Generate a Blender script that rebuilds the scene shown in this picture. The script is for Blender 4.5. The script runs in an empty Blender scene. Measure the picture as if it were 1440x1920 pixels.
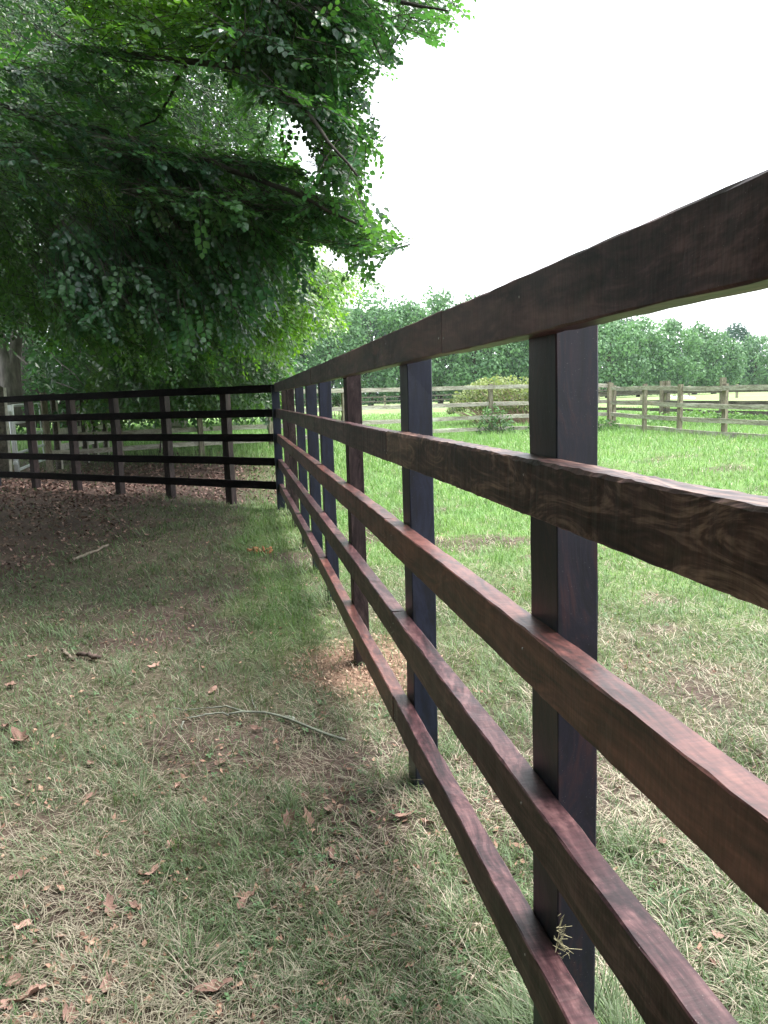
import bpy, bmesh, math, random
import numpy as np
from mathutils import Vector, Matrix

# ------------------------------------------------------------------ camera
rng = np.random.default_rng(7)
random.seed(7)
scene = bpy.context.scene
COL = scene.collection
F, YAW, PITCH, ROLL, EYE = 1459.1, 0.18325, 0.14787, -0.03146, 1.4375
FWD = np.array([math.sin(YAW) * math.cos(PITCH), math.cos(YAW) * math.cos(PITCH), -math.sin(PITCH)])
R0 = np.array([math.cos(YAW), -math.sin(YAW), 0.0])
U0 = np.cross(R0, FWD)
RIGHT = R0 * math.cos(ROLL) + U0 * math.sin(ROLL)
UP = -R0 * math.sin(ROLL) + U0 * math.cos(ROLL)
ORG = np.array([0, 0, EYE])
cam_data = bpy.data.cameras.new('camera')
cam = bpy.data.objects.new('camera', cam_data)
COL.objects.link(cam)
m = Matrix.Identity(4)
for i in range(3):
    m[i][0], m[i][1], m[i][2], m[i][3] = RIGHT[i], UP[i], -FWD[i], ORG[i]
cam.matrix_world = m
cam_data.sensor_fit = 'VERTICAL'
cam_data.sensor_height = 36.0
cam_data.lens = F / 1920 * 36.0
cam_data.clip_start = 0.02
cam_data.clip_end = 2000
scene.camera = cam

# ------------------------------------------------------------------ sky, sun, exposure
SUN_EL, SUN_AZ = math.radians(60), math.radians(75)      # azimuth clockwise from +Y: to the right of the fence
world = bpy.data.worlds.new('World')
scene.world = world
world.use_nodes = True
nt = world.node_tree
nt.nodes.clear()
wo = nt.nodes.new('ShaderNodeOutputWorld')
bg = nt.nodes.new('ShaderNodeBackground')
sky = nt.nodes.new('ShaderNodeTexSky')
sky.sky_type = 'NISHITA'
sky.sun_disc = False
sky.sun_elevation = SUN_EL
sky.sun_rotation = SUN_AZ
sky.air_density = 1.0
sky.dust_density = 4.0
mixn = nt.nodes.new('ShaderNodeMix')
mixn.data_type = 'RGBA'
mixn.inputs[0].default_value = 0.88
mixn.inputs[7].default_value = (9.3, 9.75, 10.1, 1)       # the even overcast layer in front of the blue
nt.links.new(sky.outputs[0], mixn.inputs[6])
nt.links.new(mixn.outputs[2], bg.inputs[0])
bg.inputs[1].default_value = 0.10
nt.links.new(bg.outputs[0], wo.inputs[0])
sd = bpy.data.lights.new('sun', 'SUN')
sd.energy = 2.8
sd.angle = math.radians(34)
sd.color = (1.0, 0.96, 0.9)
so = bpy.data.objects.new('sun', sd)
COL.objects.link(so)
sdir = Vector((math.sin(SUN_AZ) * math.cos(SUN_EL), math.cos(SUN_AZ) * math.cos(SUN_EL), math.sin(SUN_EL)))
so.rotation_euler = sdir.to_track_quat('Z', 'Y').to_euler()
so.location = (10, 10, 20)
scene.view_settings.view_transform = 'Standard'
scene.view_settings.look = 'None'
scene.view_settings.gamma = 1
scene.view_settings.use_curve_mapping = False
scene.view_settings.exposure = 1.72
scene.cycles.max_bounces = 6
scene.cycles.diffuse_bounces = 3
scene.cycles.glossy_bounces = 2
scene.cycles.transmission_bounces = 3
scene.cycles.use_denoising = True
scene.cycles.caustics_reflective = False
scene.cycles.caustics_refractive = False

# ------------------------------------------------------------------ helpers
def ray(px, py):
    px = np.asarray(px, float)[..., None]
    py = np.asarray(py, float)[..., None]
    return FWD + RIGHT * ((px - 720) / F) - UP * ((py - 960) / F)

def at(px, py, Y):
    """world point seen at a photo pixel, Y metres deep along the view axis"""
    return ORG + ray(px, py) * np.asarray(Y, float)[..., None]

def smooth(a, b, x):
    t = np.clip((x - a) / (b - a), 0, 1)
    return t * t * (3 - 2 * t)

_lat = rng.random((256, 256))
def vnoise(x, y, s=1.0, o=0.0):
    x = np.asarray(x) * s + o + 500.3
    y = np.asarray(y) * s - o + 500.7
    xi, yi = np.floor(x).astype(int), np.floor(y).astype(int)
    fx, fy = x - xi, y - yi
    fx, fy = fx * fx * (3 - 2 * fx), fy * fy * (3 - 2 * fy)
    g = lambda a, b: _lat[a & 255, b & 255]
    return (g(xi, yi) * (1 - fx) + g(xi + 1, yi) * fx) * (1 - fy) + (g(xi, yi + 1) * (1 - fx) + g(xi + 1, yi + 1) * fx) * fy

def fnoise(x, y, s=1.0, o=0.0):
    return vnoise(x, y, s, o) * .5 + vnoise(x, y, s * 2.1, o + 9) * .27 + vnoise(x, y, s * 4.3, o + 31) * .15 + vnoise(x, y, s * 8.9, o + 57) * .08

def terrain(x, y):
    x = np.asarray(x, float); y = np.asarray(y, float)
    br = (x - .511) * .669 + (y - 10.342) * .743
    z = .33 * smooth(.4, 6.8, br) + .09 * smooth(17, 70, y)
    z = z + .07 * smooth(-.2, -1.6, x) * smooth(6.5, 9.5, y) * (1 - smooth(0, 4, br))
    near = 1 - smooth(20, 40, np.hypot(x, y))
    z = z + ((fnoise(x, y, .7, 3) - .5) * .05 + (fnoise(x, y, 4.0, 13) - .5) * .022) * near
    return z

def on_ground(px, py):
    d = ray(px, py)
    t = 1.0
    lo, hi = .5, 400.
    for _ in range(50):
        mid = (lo + hi) / 2
        p = ORG + d * mid
        if p[2] > terrain(p[0], p[1]): lo = mid
        else: hi = mid
    return ORG + d * lo

def mesh_np(name, V, faces, mats=(), tint=None, smooth_sh=False, mat_index=None):
    """V (n,3); faces = list of int arrays (k, nverts)"""
    me = bpy.data.meshes.new(name)
    V = np.ascontiguousarray(V, dtype=np.float32)
    faces = [f for f in faces if len(f)]
    nl = sum(f.size for f in faces); nf = sum(len(f) for f in faces)
    me.vertices.add(len(V)); me.vertices.foreach_set('co', V.ravel())
    me.loops.add(nl); me.loops.foreach_set('vertex_index', np.concatenate([f.ravel() for f in faces]).astype(np.int32))
    me.polygons.add(nf)
    tot = np.concatenate([np.full(len(f), f.shape[1]) for f in faces]).astype(np.int32)
    st = np.concatenate([[0], np.cumsum(tot)[:-1]]).astype(np.int32)
    me.polygons.foreach_set('loop_start', st)
    if mat_index is not None:
        me.polygons.foreach_set('material_index', np.asarray(mat_index, dtype=np.int32))
    me.polygons.foreach_set('use_smooth', np.full(nf, smooth_sh, dtype=bool))
    for mt in mats: me.materials.append(mt)
    if tint is not None:
        at_ = me.attributes.new('tint', 'FLOAT_COLOR', 'POINT')
        c4 = np.ones((len(V), 4), np.float32); c4[:, :3] = tint
        at_.data.foreach_set('color', c4.ravel())
    me.update(calc_edges=True)
    return me

def link(name, me, parent=None, **props):
    o = bpy.data.objects.new(name, me)
    COL.objects.link(o)
    if parent is not None: o.parent = parent
    for k, v in props.items(): o[k] = v
    return o

def empty(name, loc, label, category, group=None):
    o = bpy.data.objects.new(name, None)
    COL.objects.link(o)
    o.location = loc
    o.empty_display_size = .2
    o['label'] = label; o['category'] = category
    if group: o['group'] = group
    return o

def local(o, parent):
    """meshes are written in world coordinates: keep them there under a moved parent"""
    o.matrix_parent_inverse = Matrix.Translation(parent.location).inverted()
    return o

# tubes ------------------------------------------------------------
def tube(path, rad, n=8, wob=0.0):
    P = np.asarray(path, float); k = len(P)
    rad = np.broadcast_to(np.asarray(rad, float), (k,))
    T = np.gradient(P, axis=0); T /= np.linalg.norm(T, axis=1)[:, None] + 1e-9
    ref = np.array([.31, .17, .93]) if abs(T[0][2]) < .8 else np.array([.9, .3, .1])
    N = np.cross(T, ref); N /= np.linalg.norm(N, axis=1)[:, None] + 1e-9
    B = np.cross(T, N)
    ang = np.linspace(0, 2 * math.pi, n, endpoint=False)
    r = rad[:, None] * (1 + wob * (rng.random((k, n)) - .5))
    V = P[:, None, :] + (N[:, None, :] * np.cos(ang)[None, :, None] + B[:, None, :] * np.sin(ang)[None, :, None]) * r[:, :, None]
    V = V.reshape(-1, 3)
    i = np.arange(k - 1)[:, None] * n; j = np.arange(n)[None, :]; j2 = (j + 1) % n
    Fq = np.stack([i + j, i + j2, i + n + j2, i + n + j], -1).reshape(-1, 4)
    caps = np.array([list(range(n))[::-1]]), np.array([[(k - 1) * n + q for q in range(n)]])
    return V, Fq, caps

class Geo:
    def __init__(s): s.V = []; s.F = {}; s.C = []; s.n = 0
    def add(s, V, faces, tint=None):
        V = np.asarray(V, float)
        for f in faces:
            f = np.asarray(f)
            s.F.setdefault(f.shape[1], []).append(f + s.n)
        s.V.append(V); s.n += len(V)
        c = np.ones((len(V), 3)) if tint is None else np.broadcast_to(np.asarray(tint, float), (len(V), 3))
        s.C.append(c)
    def tube(s, path, rad, n=6, tint=None, wob=0.):
        V, q, caps = tube(path, rad, n, wob); s.add(V, [q, caps[0], caps[1]], tint)
    def mesh(s, name, mats, smooth_sh=False):
        return mesh_np(name, np.concatenate(s.V), [np.concatenate(v) for v in s.F.values()], mats, np.concatenate(s.C), smooth_sh)

# ------------------------------------------------------------------ materials
def newmat(name):
    mt = bpy.data.materials.new(name); mt.use_nodes = True
    n = mt.node_tree; n.nodes.clear()
    out = n.nodes.new('ShaderNodeOutputMaterial')
    return mt, n, out

def N(n, t, **kw):
    nd = n.nodes.new(t)
    for k, v in kw.items(): setattr(nd, k, v)
    return nd

def ramp(n, fac, stops):
    r = n.nodes.new('ShaderNodeValToRGB')
    while len(r.color_ramp.elements) < len(stops): r.color_ramp.elements.new(.5)
    for e, (p, c) in zip(r.color_ramp.elements, stops):
        e.position = p; e.color = (*c, 1)
    n.links.new(fac, r.inputs[0])
    return r.outputs[0]

def mixc(n, fac, a, b, mode='MIX'):
    x = n.nodes.new('ShaderNodeMix'); x.data_type = 'RGBA'; x.blend_type = mode
    for v, s in ((fac, 0), (a, 6), (b, 7)):
        if isinstance(v, (int, float)): x.inputs[s].default_value = v
        elif isinstance(v, tuple): x.inputs[s].default_value = (*v, 1)
        else: n.links.new(v, x.inputs[s])
    return x.outputs[2]

def noise(n, vec, scale, detail=4, rough=.55, dist=0., dim='3D'):
    x = n.nodes.new('ShaderNodeTexNoise'); x.noise_dimensions = dim
    x.inputs['Scale'].default_value = scale; x.inputs['Detail'].default_value = detail
    x.inputs['Roughness'].default_value = rough; x.inputs['Distortion'].default_value = dist
    if vec is not None: n.links.new(vec, x.inputs['Vector'])
    return x.outputs[0]

def mapping(n, vec, scale=(1, 1, 1), loc=None):
    x = n.nodes.new('ShaderNodeMapping'); x.inputs['Scale'].default_value = scale
    n.links.new(vec, x.inputs['Vector'])
    if loc is not None: n.links.new(loc, x.inputs['Location'])
    return x.outputs[0]

def leaf_mat(name, tcol=(1.75, 1.9, .55), transl=.48, rough=.3, spec=.7):
    mt, n, out = newmat(name)
    a = N(n, 'ShaderNodeAttribute', attribute_name='tint')
    p = N(n, 'ShaderNodeBsdfPrincipled')
    p.inputs['Roughness'].default_value = rough
    p.inputs['Specular IOR Level'].default_value = spec
    n.links.new(a.outputs['Color'], p.inputs['Base Color'])
    tr = N(n, 'ShaderNodeBsdfTranslucent')
    tc = mixc(n, 1.0, a.outputs['Color'], tcol, 'MULTIPLY')
    n.links.new(tc, tr.inputs[0])
    mx = N(n, 'ShaderNodeMixShader'); mx.inputs[0].default_value = transl
    n.links.new(p.outputs[0], mx.inputs[1]); n.links.new(tr.outputs[0], mx.inputs[2])
    n.links.new(mx.outputs[0], out.inputs[0])
    return mt

M_LEAF = leaf_mat('beech_leaf')
M_FARLEAF = leaf_mat('far_foliage', (1.3, 1.4, .9), transl=.3, rough=.6, spec=.3)
M_GRASS = leaf_mat('grass_blade', (1.3, 1.4, .9), transl=.3, rough=.5, spec=.35)

def bark_mat(name, dark, light, green=.25):
    mt, n, out = newmat(name)
    tc = N(n, 'ShaderNodeTexCoord')
    v = tc.outputs['Object']
    a = noise(n, mapping(n, v, (6, 6, 1.2)), 2.0, 6, .6)
    b = noise(n, v, 3.0, 5, .6)
    c1 = ramp(n, a, [(.3, dark), (.7, light)])
    c2 = mixc(n, ramp(n, b, [(.5, (0, 0, 0)), (.72, (green,) * 3)]), c1, (.055, .075, .035))
    p = N(n, 'ShaderNodeBsdfPrincipled'); p.inputs['Roughness'].default_value = .85
    n.links.new(c2, p.inputs['Base Color'])
    bp = N(n, 'ShaderNodeBump'); bp.inputs['Strength'].default_value = .5; bp.inputs['Distance'].default_value = .02
    n.links.new(a, bp.inputs['Height']); n.links.new(bp.outputs[0], p.inputs['Normal'])
    n.links.new(p.outputs[0], out.inputs[0])
    return mt
M_BARK = bark_mat('beech_bark', (.09, .08, .072), (.30, .275, .25))
M_TWIG = bark_mat('twig_bark', (.02, .015, .012), (.06, .05, .04), .1)
M_LICHEN = bark_mat('lichen_bark', (.13, .13, .115), (.33, .35, .29), .5)
M_LOG = bark_mat('rotting_log_bark', (.05, .035, .03), (.15, .1, .085), .1)
M_STICK = bark_mat('dead_stick_bark', (.13, .1, .08), (.34, .28, .22), .1)

def wood_mat(name, c_dark, c_mid, c_light, rough=.5, axis='Y', spec=.5, knots=.25, worn=.5, bump=.3):
    """stained sawn timber: grain runs along the piece, saw marks cross it"""
    mt, n, out = newmat(name)
    tc = N(n, 'ShaderNodeTexCoord')
    oi = N(n, 'ShaderNodeObjectInfo')
    mul = N(n, 'ShaderNodeVectorMath', operation='SCALE'); mul.inputs['Scale'].default_value = 37.0
    cmb = N(n, 'ShaderNodeCombineXYZ')
    for i in range(3): n.links.new(oi.outputs['Random'], cmb.inputs[i])
    n.links.new(cmb.outputs[0], mul.inputs[0])
    add = N(n, 'ShaderNodeVectorMath', operation='ADD')
    n.links.new(tc.outputs['Object'], add.inputs[0]); n.links.new(mul.outputs[0], add.inputs[1])
    v = add.outputs[0]
    al, ac = 1.0, 1.0
    sc_long = {'Y': (1, .14, 1), 'Z': (1, 1, .14)}[axis]
    sc_cross = {'Y': (.2, 1, .2), 'Z': (.2, .2, 1)}[axis]
    # knots: slow noise that bends the rings
    warp = noise(n, mapping(n, v, {'Y': (3.2, 1.3, 3.2), 'Z': (3.2, 3.2, 1.3)}[axis]), 1.7, 1, .5)
    wv = N(n, 'ShaderNodeVectorMath', operation='MULTIPLY_ADD')
    wc = N(n, 'ShaderNodeCombineXYZ')
    for i in range(3): n.links.new(warp, wc.inputs[i])
    n.links.new(wc.outputs[0], wv.inputs[0]); wv.inputs[1].default_value = (knots,) * 3
    n.links.new(mapping(n, v, sc_long), wv.inputs[2])
    g1 = noise(n, wv.outputs[0], 85, 3, .6)
    g2 = noise(n, wv.outputs[0], 22, 4, .6)
    big = noise(n, mapping(n, v, {'Y': (3, .8, 3), 'Z': (3, 3, .8)}[axis]), 2.0, 5, .62)
    saw = noise(n, mapping(n, v, sc_cross), 130, 2, .5)
    spk = noise(n, v, 420, 1, .5)
    mm = N(n, 'ShaderNodeMath', operation='MULTIPLY_ADD'); n.links.new(g1, mm.inputs[0]); mm.inputs[1].default_value = .45
    m2 = N(n, 'ShaderNodeMath', operation='MULTIPLY'); n.links.new(g2, m2.inputs[0]); m2.inputs[1].default_value = .55
    n.links.new(m2.outputs[0], mm.inputs[2])
    col = ramp(n, mm.outputs[0], [(.40, c_dark), (.51, c_mid), (.62, c_light)])
    patch = ramp(n, big, [(.38, (1, 1, 1)), (.5, (.75, .72, .78)), (.68, (.42, .4, .5))])
    col = mixc(n, worn, col, mixc(n, 1.0, col, patch, 'MULTIPLY'))
    lightp = ramp(n, noise(n, mapping(n, v, {'Y': (4, .6, 4), 'Z': (4, 4, .6)}[axis]), 1.6, 4, .6), [(.56, (0, 0, 0)), (.74, (.55, .55, .55))])
    col = mixc(n, lightp, col, tuple(min(1, x * 1.7) for x in c_light))
    if axis == 'Y':
        col = mixc(n, .32, col, mixc(n, 1.0, col, ramp(n, saw, [(.38, (.55, .55, .55)), (.6, (1.35, 1.35, 1.35))]), 'MULTIPLY'))
    dots = ramp(n, spk, [(.74, (0, 0, 0)), (.8, (.5, .5, .5))])
    col = mixc(n, dots, col, (.3, .27, .25))
    p = N(n, 'ShaderNodeBsdfPrincipled')
    p.inputs['Specular IOR Level'].default_value = spec
    n.links.new(col, p.inputs['Base Color'])
    rr = N(n, 'ShaderNodeMapRange'); n.links.new(big, rr.inputs[0])
    rr.inputs[3].default_value = rough - .12; rr.inputs[4].default_value = rough + .15
    n.links.new(rr.outputs[0], p.inputs['Roughness'])
    hs = N(n, 'ShaderNodeMath', operation='MULTIPLY_ADD'); n.links.new(saw, hs.inputs[0]); hs.inputs[1].default_value = .8 if axis == 'Y' else .25
    n.links.new(mm.outputs[0], hs.inputs[2])
    bp = N(n, 'ShaderNodeBump'); bp.inputs['Strength'].default_value = bump; bp.inputs['Distance'].default_value = .0022
    n.links.new(hs.outputs[0], bp.inputs['Height']); n.links.new(bp.outputs[0], p.inputs['Normal'])
    n.links.new(p.outputs[0], out.inputs[0])
    return mt

M_RAIL = wood_mat('stained_rail', (.02, .009, .0115), (.064, .028, .032), (.15, .076, .076), .42, 'Y', spec=.3, knots=.14)
M_RAILRED = wood_mat('reddish_rail', (.03, .0105, .0105), (.098, .033, .029), (.18, .07, .056), .42, 'Y', spec=.55, worn=.35, knots=.12)
M_RAILKNOT = wood_mat('knotty_rail', (.018, .0075, .0075), (.07, .032, .029), (.26, .16, .125), .45, 'Y', spec=.35, knots=.42, worn=.6)
M_POSTNAVY = wood_mat('dark_blue_post', (.003, .005, .015), (.006, .010, .030), (.014, .019, .046), .42, 'Z', worn=.3, knots=.15)
M_POSTBROWN = wood_mat('brown_post', (.018, .011, .012), (.042, .027, .028), (.08, .053, .052), .6, 'Z', spec=.25, worn=.4)
M_POSTMIX = wood_mat('navy_brown_post', (.0035, .005, .013), (.0075, .009, .024), (.036, .016, .024), .42, 'Z', worn=.3)
M_SHADERAIL = wood_mat('shaded_run_rail', (.003, .0022, .003), (.007, .005, .006), (.02, .012, .013), .7, 'Y', spec=.08)  # far run's shade put into a near-black copy of the rail stain
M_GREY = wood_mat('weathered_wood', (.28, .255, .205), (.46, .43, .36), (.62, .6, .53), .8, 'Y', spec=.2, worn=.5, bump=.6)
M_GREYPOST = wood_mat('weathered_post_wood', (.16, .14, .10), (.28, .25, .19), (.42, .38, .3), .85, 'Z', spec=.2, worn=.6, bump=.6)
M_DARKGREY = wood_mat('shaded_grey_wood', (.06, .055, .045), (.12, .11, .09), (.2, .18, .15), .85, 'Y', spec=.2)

def plain(name, col, rough=.5, metal=0., var=.25, scale=30):
    mt, n, out = newmat(name)
    tc = N(n, 'ShaderNodeTexCoord')
    f = noise(n, tc.outputs['Object'], scale, 4, .6)
    c = ramp(n, f, [(.3, tuple(x * (1 - var) for x in col)), (.7, tuple(min(1, x * (1 + var)) for x in col))])
    p = N(n, 'ShaderNodeBsdfPrincipled'); p.inputs['Roughness'].default_value = rough; p.inputs['Metallic'].default_value = metal
    n.links.new(c, p.inputs['Base Color']); n.links.new(p.outputs[0], out.inputs[0])
    return mt
M_GALV = plain('galvanised_steel', (.86, .9, .93), .4, .1, .08, 18)
M_NAIL = plain('nail_head', (.34, .31, .3), .4, .5, .4)
M_PALEPOST = plain('pale_lit_wood', (.72, .69, .63), .8, 0, .25, 12)  # sunlit tone of the board fence put into the colour
M_WHITE = plain('white_paint', (.8, .8, .8), .6, 0, .1)

def tint_mat(name, rough=.9, bumpd=.01, bscale=60, transl=0.):
    mt, n, out = newmat(name)
    a = N(n, 'ShaderNodeAttribute', attribute_name='tint')
    tc = N(n, 'ShaderNodeTexCoord')
    f = noise(n, tc.outputs['Object'], bscale, 5, .65)
    f2 = noise(n, tc.outputs['Object'], bscale * 5, 3, .6)
    c = mixc(n, 1.0, a.outputs['Color'], ramp(n, f, [(.3, (.55, .52, .5)), (.7, (1.4, 1.4, 1.35))]), 'MULTIPLY')
    c = mixc(n, .6, c, mixc(n, 1.0, c, ramp(n, f2, [(.35, (.5, .5, .5)), (.65, (1.5, 1.5, 1.5))]), 'MULTIPLY'))
    p = N(n, 'ShaderNodeBsdfPrincipled'); p.inputs['Roughness'].default_value = rough
    p.inputs['Specular IOR Level'].default_value = .2
    n.links.new(c, p.inputs['Base Color'])
    bp = N(n, 'ShaderNodeBump'); bp.inputs['Strength'].default_value = .8; bp.inputs['Distance'].default_value = bumpd
    n.links.new(f, bp.inputs['Height']); n.links.new(bp.outputs[0], p.inputs['Normal'])
    n.links.new(p.outputs[0], out.inputs[0])
    return mt
M_GROUND = tint_mat('soil_and_turf', bscale=45)
M_LITTER = tint_mat('dead_leaf', .75, .002, 90)

# ------------------------------------------------------------------ ground cover maps (world x, y)
FX = .56                                                    # the near fence stands on this line
CA, SA = math.cos(.8373), math.sin(.8373)
CORNER = np.array([.511, 10.342])
def behind_run(x, y):
    """signed distance past the far run of dark fence"""
    return (x - CORNER[0]) * CA + (y - CORNER[1]) * SA

def masks(x, y):
    x = np.asarray(x, float); y = np.asarray(y, float)
    mulch = smooth(-.5, -2.3, x + (fnoise(x, y, .8, 5) - .5) * 2.2 + (y - 8) * -.10) * smooth(5.0, 8.2, y + (fnoise(x, y, .9, 77) - .5) * 2.5)
    strip = smooth(0, .5, behind_run(x, y)) * (1 - smooth(2.6, 4.6, behind_run(x, y) + (fnoise(x, y, .5, 6) - .5) * 2)) * smooth(1.5, -.5, x)
    mulch = np.maximum(mulch, strip * .95) * (1 - smooth(15, 19, y))
    bare = smooth(.57, .74, fnoise(x, y, 1.3, 21)) * (1 - smooth(8, 16, y))
    bare = np.maximum(bare, smooth(.42, .1, np.hypot((x + .02) * .8, (y - 3.15) * 1.1)) * .9)       # the muddy scrape below the branch
    shav = smooth(.55, .15, np.hypot((x - .62) * 1.0, (y - 4.0) * .9) + (fnoise(x, y, 6, 2) - .5) * .35)
    right = smooth(.3, .9, x)
    lush = np.maximum(right * smooth(3.5, 9.0, y + x * .5 + (fnoise(x, y, .6, 8) - .5) * 3), 0)
    near_f = smooth(.5, .1, np.abs(x - .32) + (fnoise(x, y, 2, 9) - .5) * .5) * smooth(3.2, 5.5, y) * .62
    lush = np.maximum(lush, near_f * (1 - right))
    lush = np.maximum(lush, smooth(3.8, 6, behind_run(x, y)))
    return mulch, bare, shav, lush

# ------------------------------------------------------------------ ground sheet
def ground_mesh():
    a = np.concatenate([-np.geomspace(700, 14, 26), np.linspace(-13, -5, 40), np.arange(-4.9, 4.9, .07), np.linspace(5, 16, 50), np.geomspace(17, 700, 26)])
    b = np.concatenate([-np.geomspace(300, 3, 14), np.arange(-2.5, 1.0, .25), np.arange(1.0, 9, .07), np.linspace(9.05, 26, 110), np.geomspace(27, 900, 40)])
    X, Y = np.meshgrid(a, b)
    Z = terrain(X, Y)
    mul, bare, shav, lush = masks(X, Y)
    soil = np.array([.085, .058, .052]); turf = np.array([.095, .08, .06]); lushc = np.array([.13, .22, .07])
    mulc = np.array([.12, .078, .07]); shc = np.array([.20, .125, .095])
    C = turf * np.ones(X.shape + (3,))
    C = C * (1 - lush[..., None]) + lushc * lush[..., None]
    # meadow bands far off: green paddock, straw-coloured mown field, green
    far = smooth(26, 30, Y + (fnoise(X, Y, .15, 4) - .5) * 3) ; far2 = smooth(27, 42, Y)
    C = C * (1 - far2[..., None]) + np.array([.20, .30, .115]) * far2[..., None]
    far3 = smooth(60, 80, Y + (fnoise(X, Y, .05, 4) - .5) * 12)
    C = C * (1 - far3[..., None]) + np.array([.22, .30, .13]) * far3[..., None]
    for msk, cc in ((bare, soil), (mul, mulc), (shav, shc)):
        C = C * (1 - msk[..., None] * .92) + cc * msk[..., None] * .92
    C = C * (0.45 + 1.0 * fnoise(X, Y, 3.2, 44))[..., None]
    n, mcol = X.shape
    idx = np.arange(n * mcol).reshape(n, mcol)
    Fq = np.stack([idx[:-1, :-1], idx[:-1, 1:], idx[1:, 1:], idx[1:, :-1]], -1).reshape(-1, 4)
    return mesh_np('ground', np.stack([X, Y, Z], -1).reshape(-1, 3), [Fq], [M_GROUND], C.reshape(-1, 3), True)
link('ground', ground_mesh(), kind='structure', label='grassy paddock ground with bare soil, leaf mulch and mown field beyond')

# ------------------------------------------------------------------ timber pieces
def sm(a):
    return np.convolve(np.pad(a, 3, 'edge'), np.ones(7) / 7, 'valid')

def timber(name, L, w, h, mat, seed, along='Y', segs=28, rough=.0006, wane=0.0, bev=.0026, bow=0.003):
    """a sawn board, length L along its axis from 0, w across (x), h high; edges eased and slightly uneven"""
    r = np.random.default_rng(seed)
    prof = np.array([(bev, 0), (w - bev, 0), (w, bev), (w, h - bev), (w - bev, h), (bev, h), (0, h - bev), (0, bev)])
    k = len(prof); s = np.linspace(0, L, segs + 1)
    bx = np.cumsum(r.normal(0, 1, segs + 1)); bx = sm(bx); bx = (bx - np.linspace(bx[0], bx[-1], segs + 1))
    bx = bx / (np.abs(bx).max() + 1e-6) * bow
    bz = np.cumsum(r.normal(0, 1, segs + 1)); bz = sm(bz); bz = (bz - np.linspace(bz[0], bz[-1], segs + 1))
    bz = bz / (np.abs(bz).max() + 1e-6) * bow
    P = np.zeros((segs + 1, k, 3))
    P[:, :, 0] = prof[:, 0][None] + bx[:, None] + r.normal(0, rough, (segs + 1, k))
    P[:, :, 2] = prof[:, 1][None] + bz[:, None] + r.normal(0, rough, (segs + 1, k))
    P[:, :, 1] = s[:, None]
    if wane > 0:                                        # bark edge left on the top front corner
        wv = np.clip(vnoise(s * 6, s * 0 + seed, 1) * .8 + vnoise(s * 22, s * 0 + seed + 5, 1) * .5 - .35, 0, 1) * wane
        P[:, 6, 2] -= wv; P[:, 5, 0] += wv * .5; P[:, 6, 0] += wv * .15
    V = P.reshape(-1, 3)
    if along == 'Z': V = V[:, [0, 2, 1]]
    i = np.arange(segs)[:, None] * k; j = np.arange(k)[None]; j2 = (j + 1) % k
    Fq = np.stack([i + j, i + k + j, i + k + j2, i + j2], -1).reshape(-1, 4)
    c1 = np.array([list(range(k))]); c2 = np.array([[segs * k + q for q in range(k)][::-1]])
    if along == 'Z': Fq = Fq[:, ::-1]; c1 = c1[:, ::-1]; c2 = c2[:, ::-1]
    me = mesh_np(name, V, [Fq, c1, c2], [mat])
    return me

nail_me = None
def nail(parent, co, axis):
    """a small nail head; axis is the outward direction"""
    global nail_me
    if nail_me is None:
        bm = bmesh.new(); bmesh.ops.create_cone(bm, cap_ends=True, segments=8, radius1=.0028, radius2=.0022, depth=.0016)
        nail_me = bpy.data.meshes.new('nail'); bm.to_mesh(nail_me); bm.free(); nail_me.materials.append(M_NAIL)
    o = bpy.data.objects.new('nail', nail_me); COL.objects.link(o); o.parent = parent
    o.location = co; o.rotation_euler = Vector(axis).to_track_quat('Z', 'Y').to_euler()
    return o

def post(parent, x, y, z0, z1, w, d, mat, seed, rz=0., lean=(0, 0), name='post'):
    me = timber(name, z1 - z0, w, d, mat, seed, 'Z', segs=20, rough=.0005, bow=.0022)
    o = link(name, me, parent)
    o.location = Vector((x, y, z0)) - parent.location
    o.rotation_euler = (lean[0], lean[1], rz)
    return o

def board(parent, p0, p1, w, h, mat, seed, name='rail', wane=0., rough=.0006, bow=.003, segs=None, nails=()):
    """rail from p0 to p1 (its lower camera-side edge)"""
    p0, p1 = Vector(p0), Vector(p1); d = p1 - p0; L = d.length
    me = timber(name, L, w, h, mat, seed, 'Y', segs=segs or max(6, int(L * (55 if wane > .008 else 22))), rough=rough, wane=wane, bow=bow)
    o = link(name, me, parent)
    q = Matrix.Identity(3)
    yy = d.normalized(); xx = yy.cross(Vector((0, 0, 1))).normalized(); zz = xx.cross(yy)
    for i in range(3): q[i][0], q[i][1], q[i][2] = xx[i], yy[i], zz[i]
    o.matrix_local = Matrix.Translation(p0 - parent.location) @ q.to_4x4()
    for (s, zf) in nails: nail(o, (-.0012, s, h * zf), (-1, 0, 0))
    return o

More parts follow.
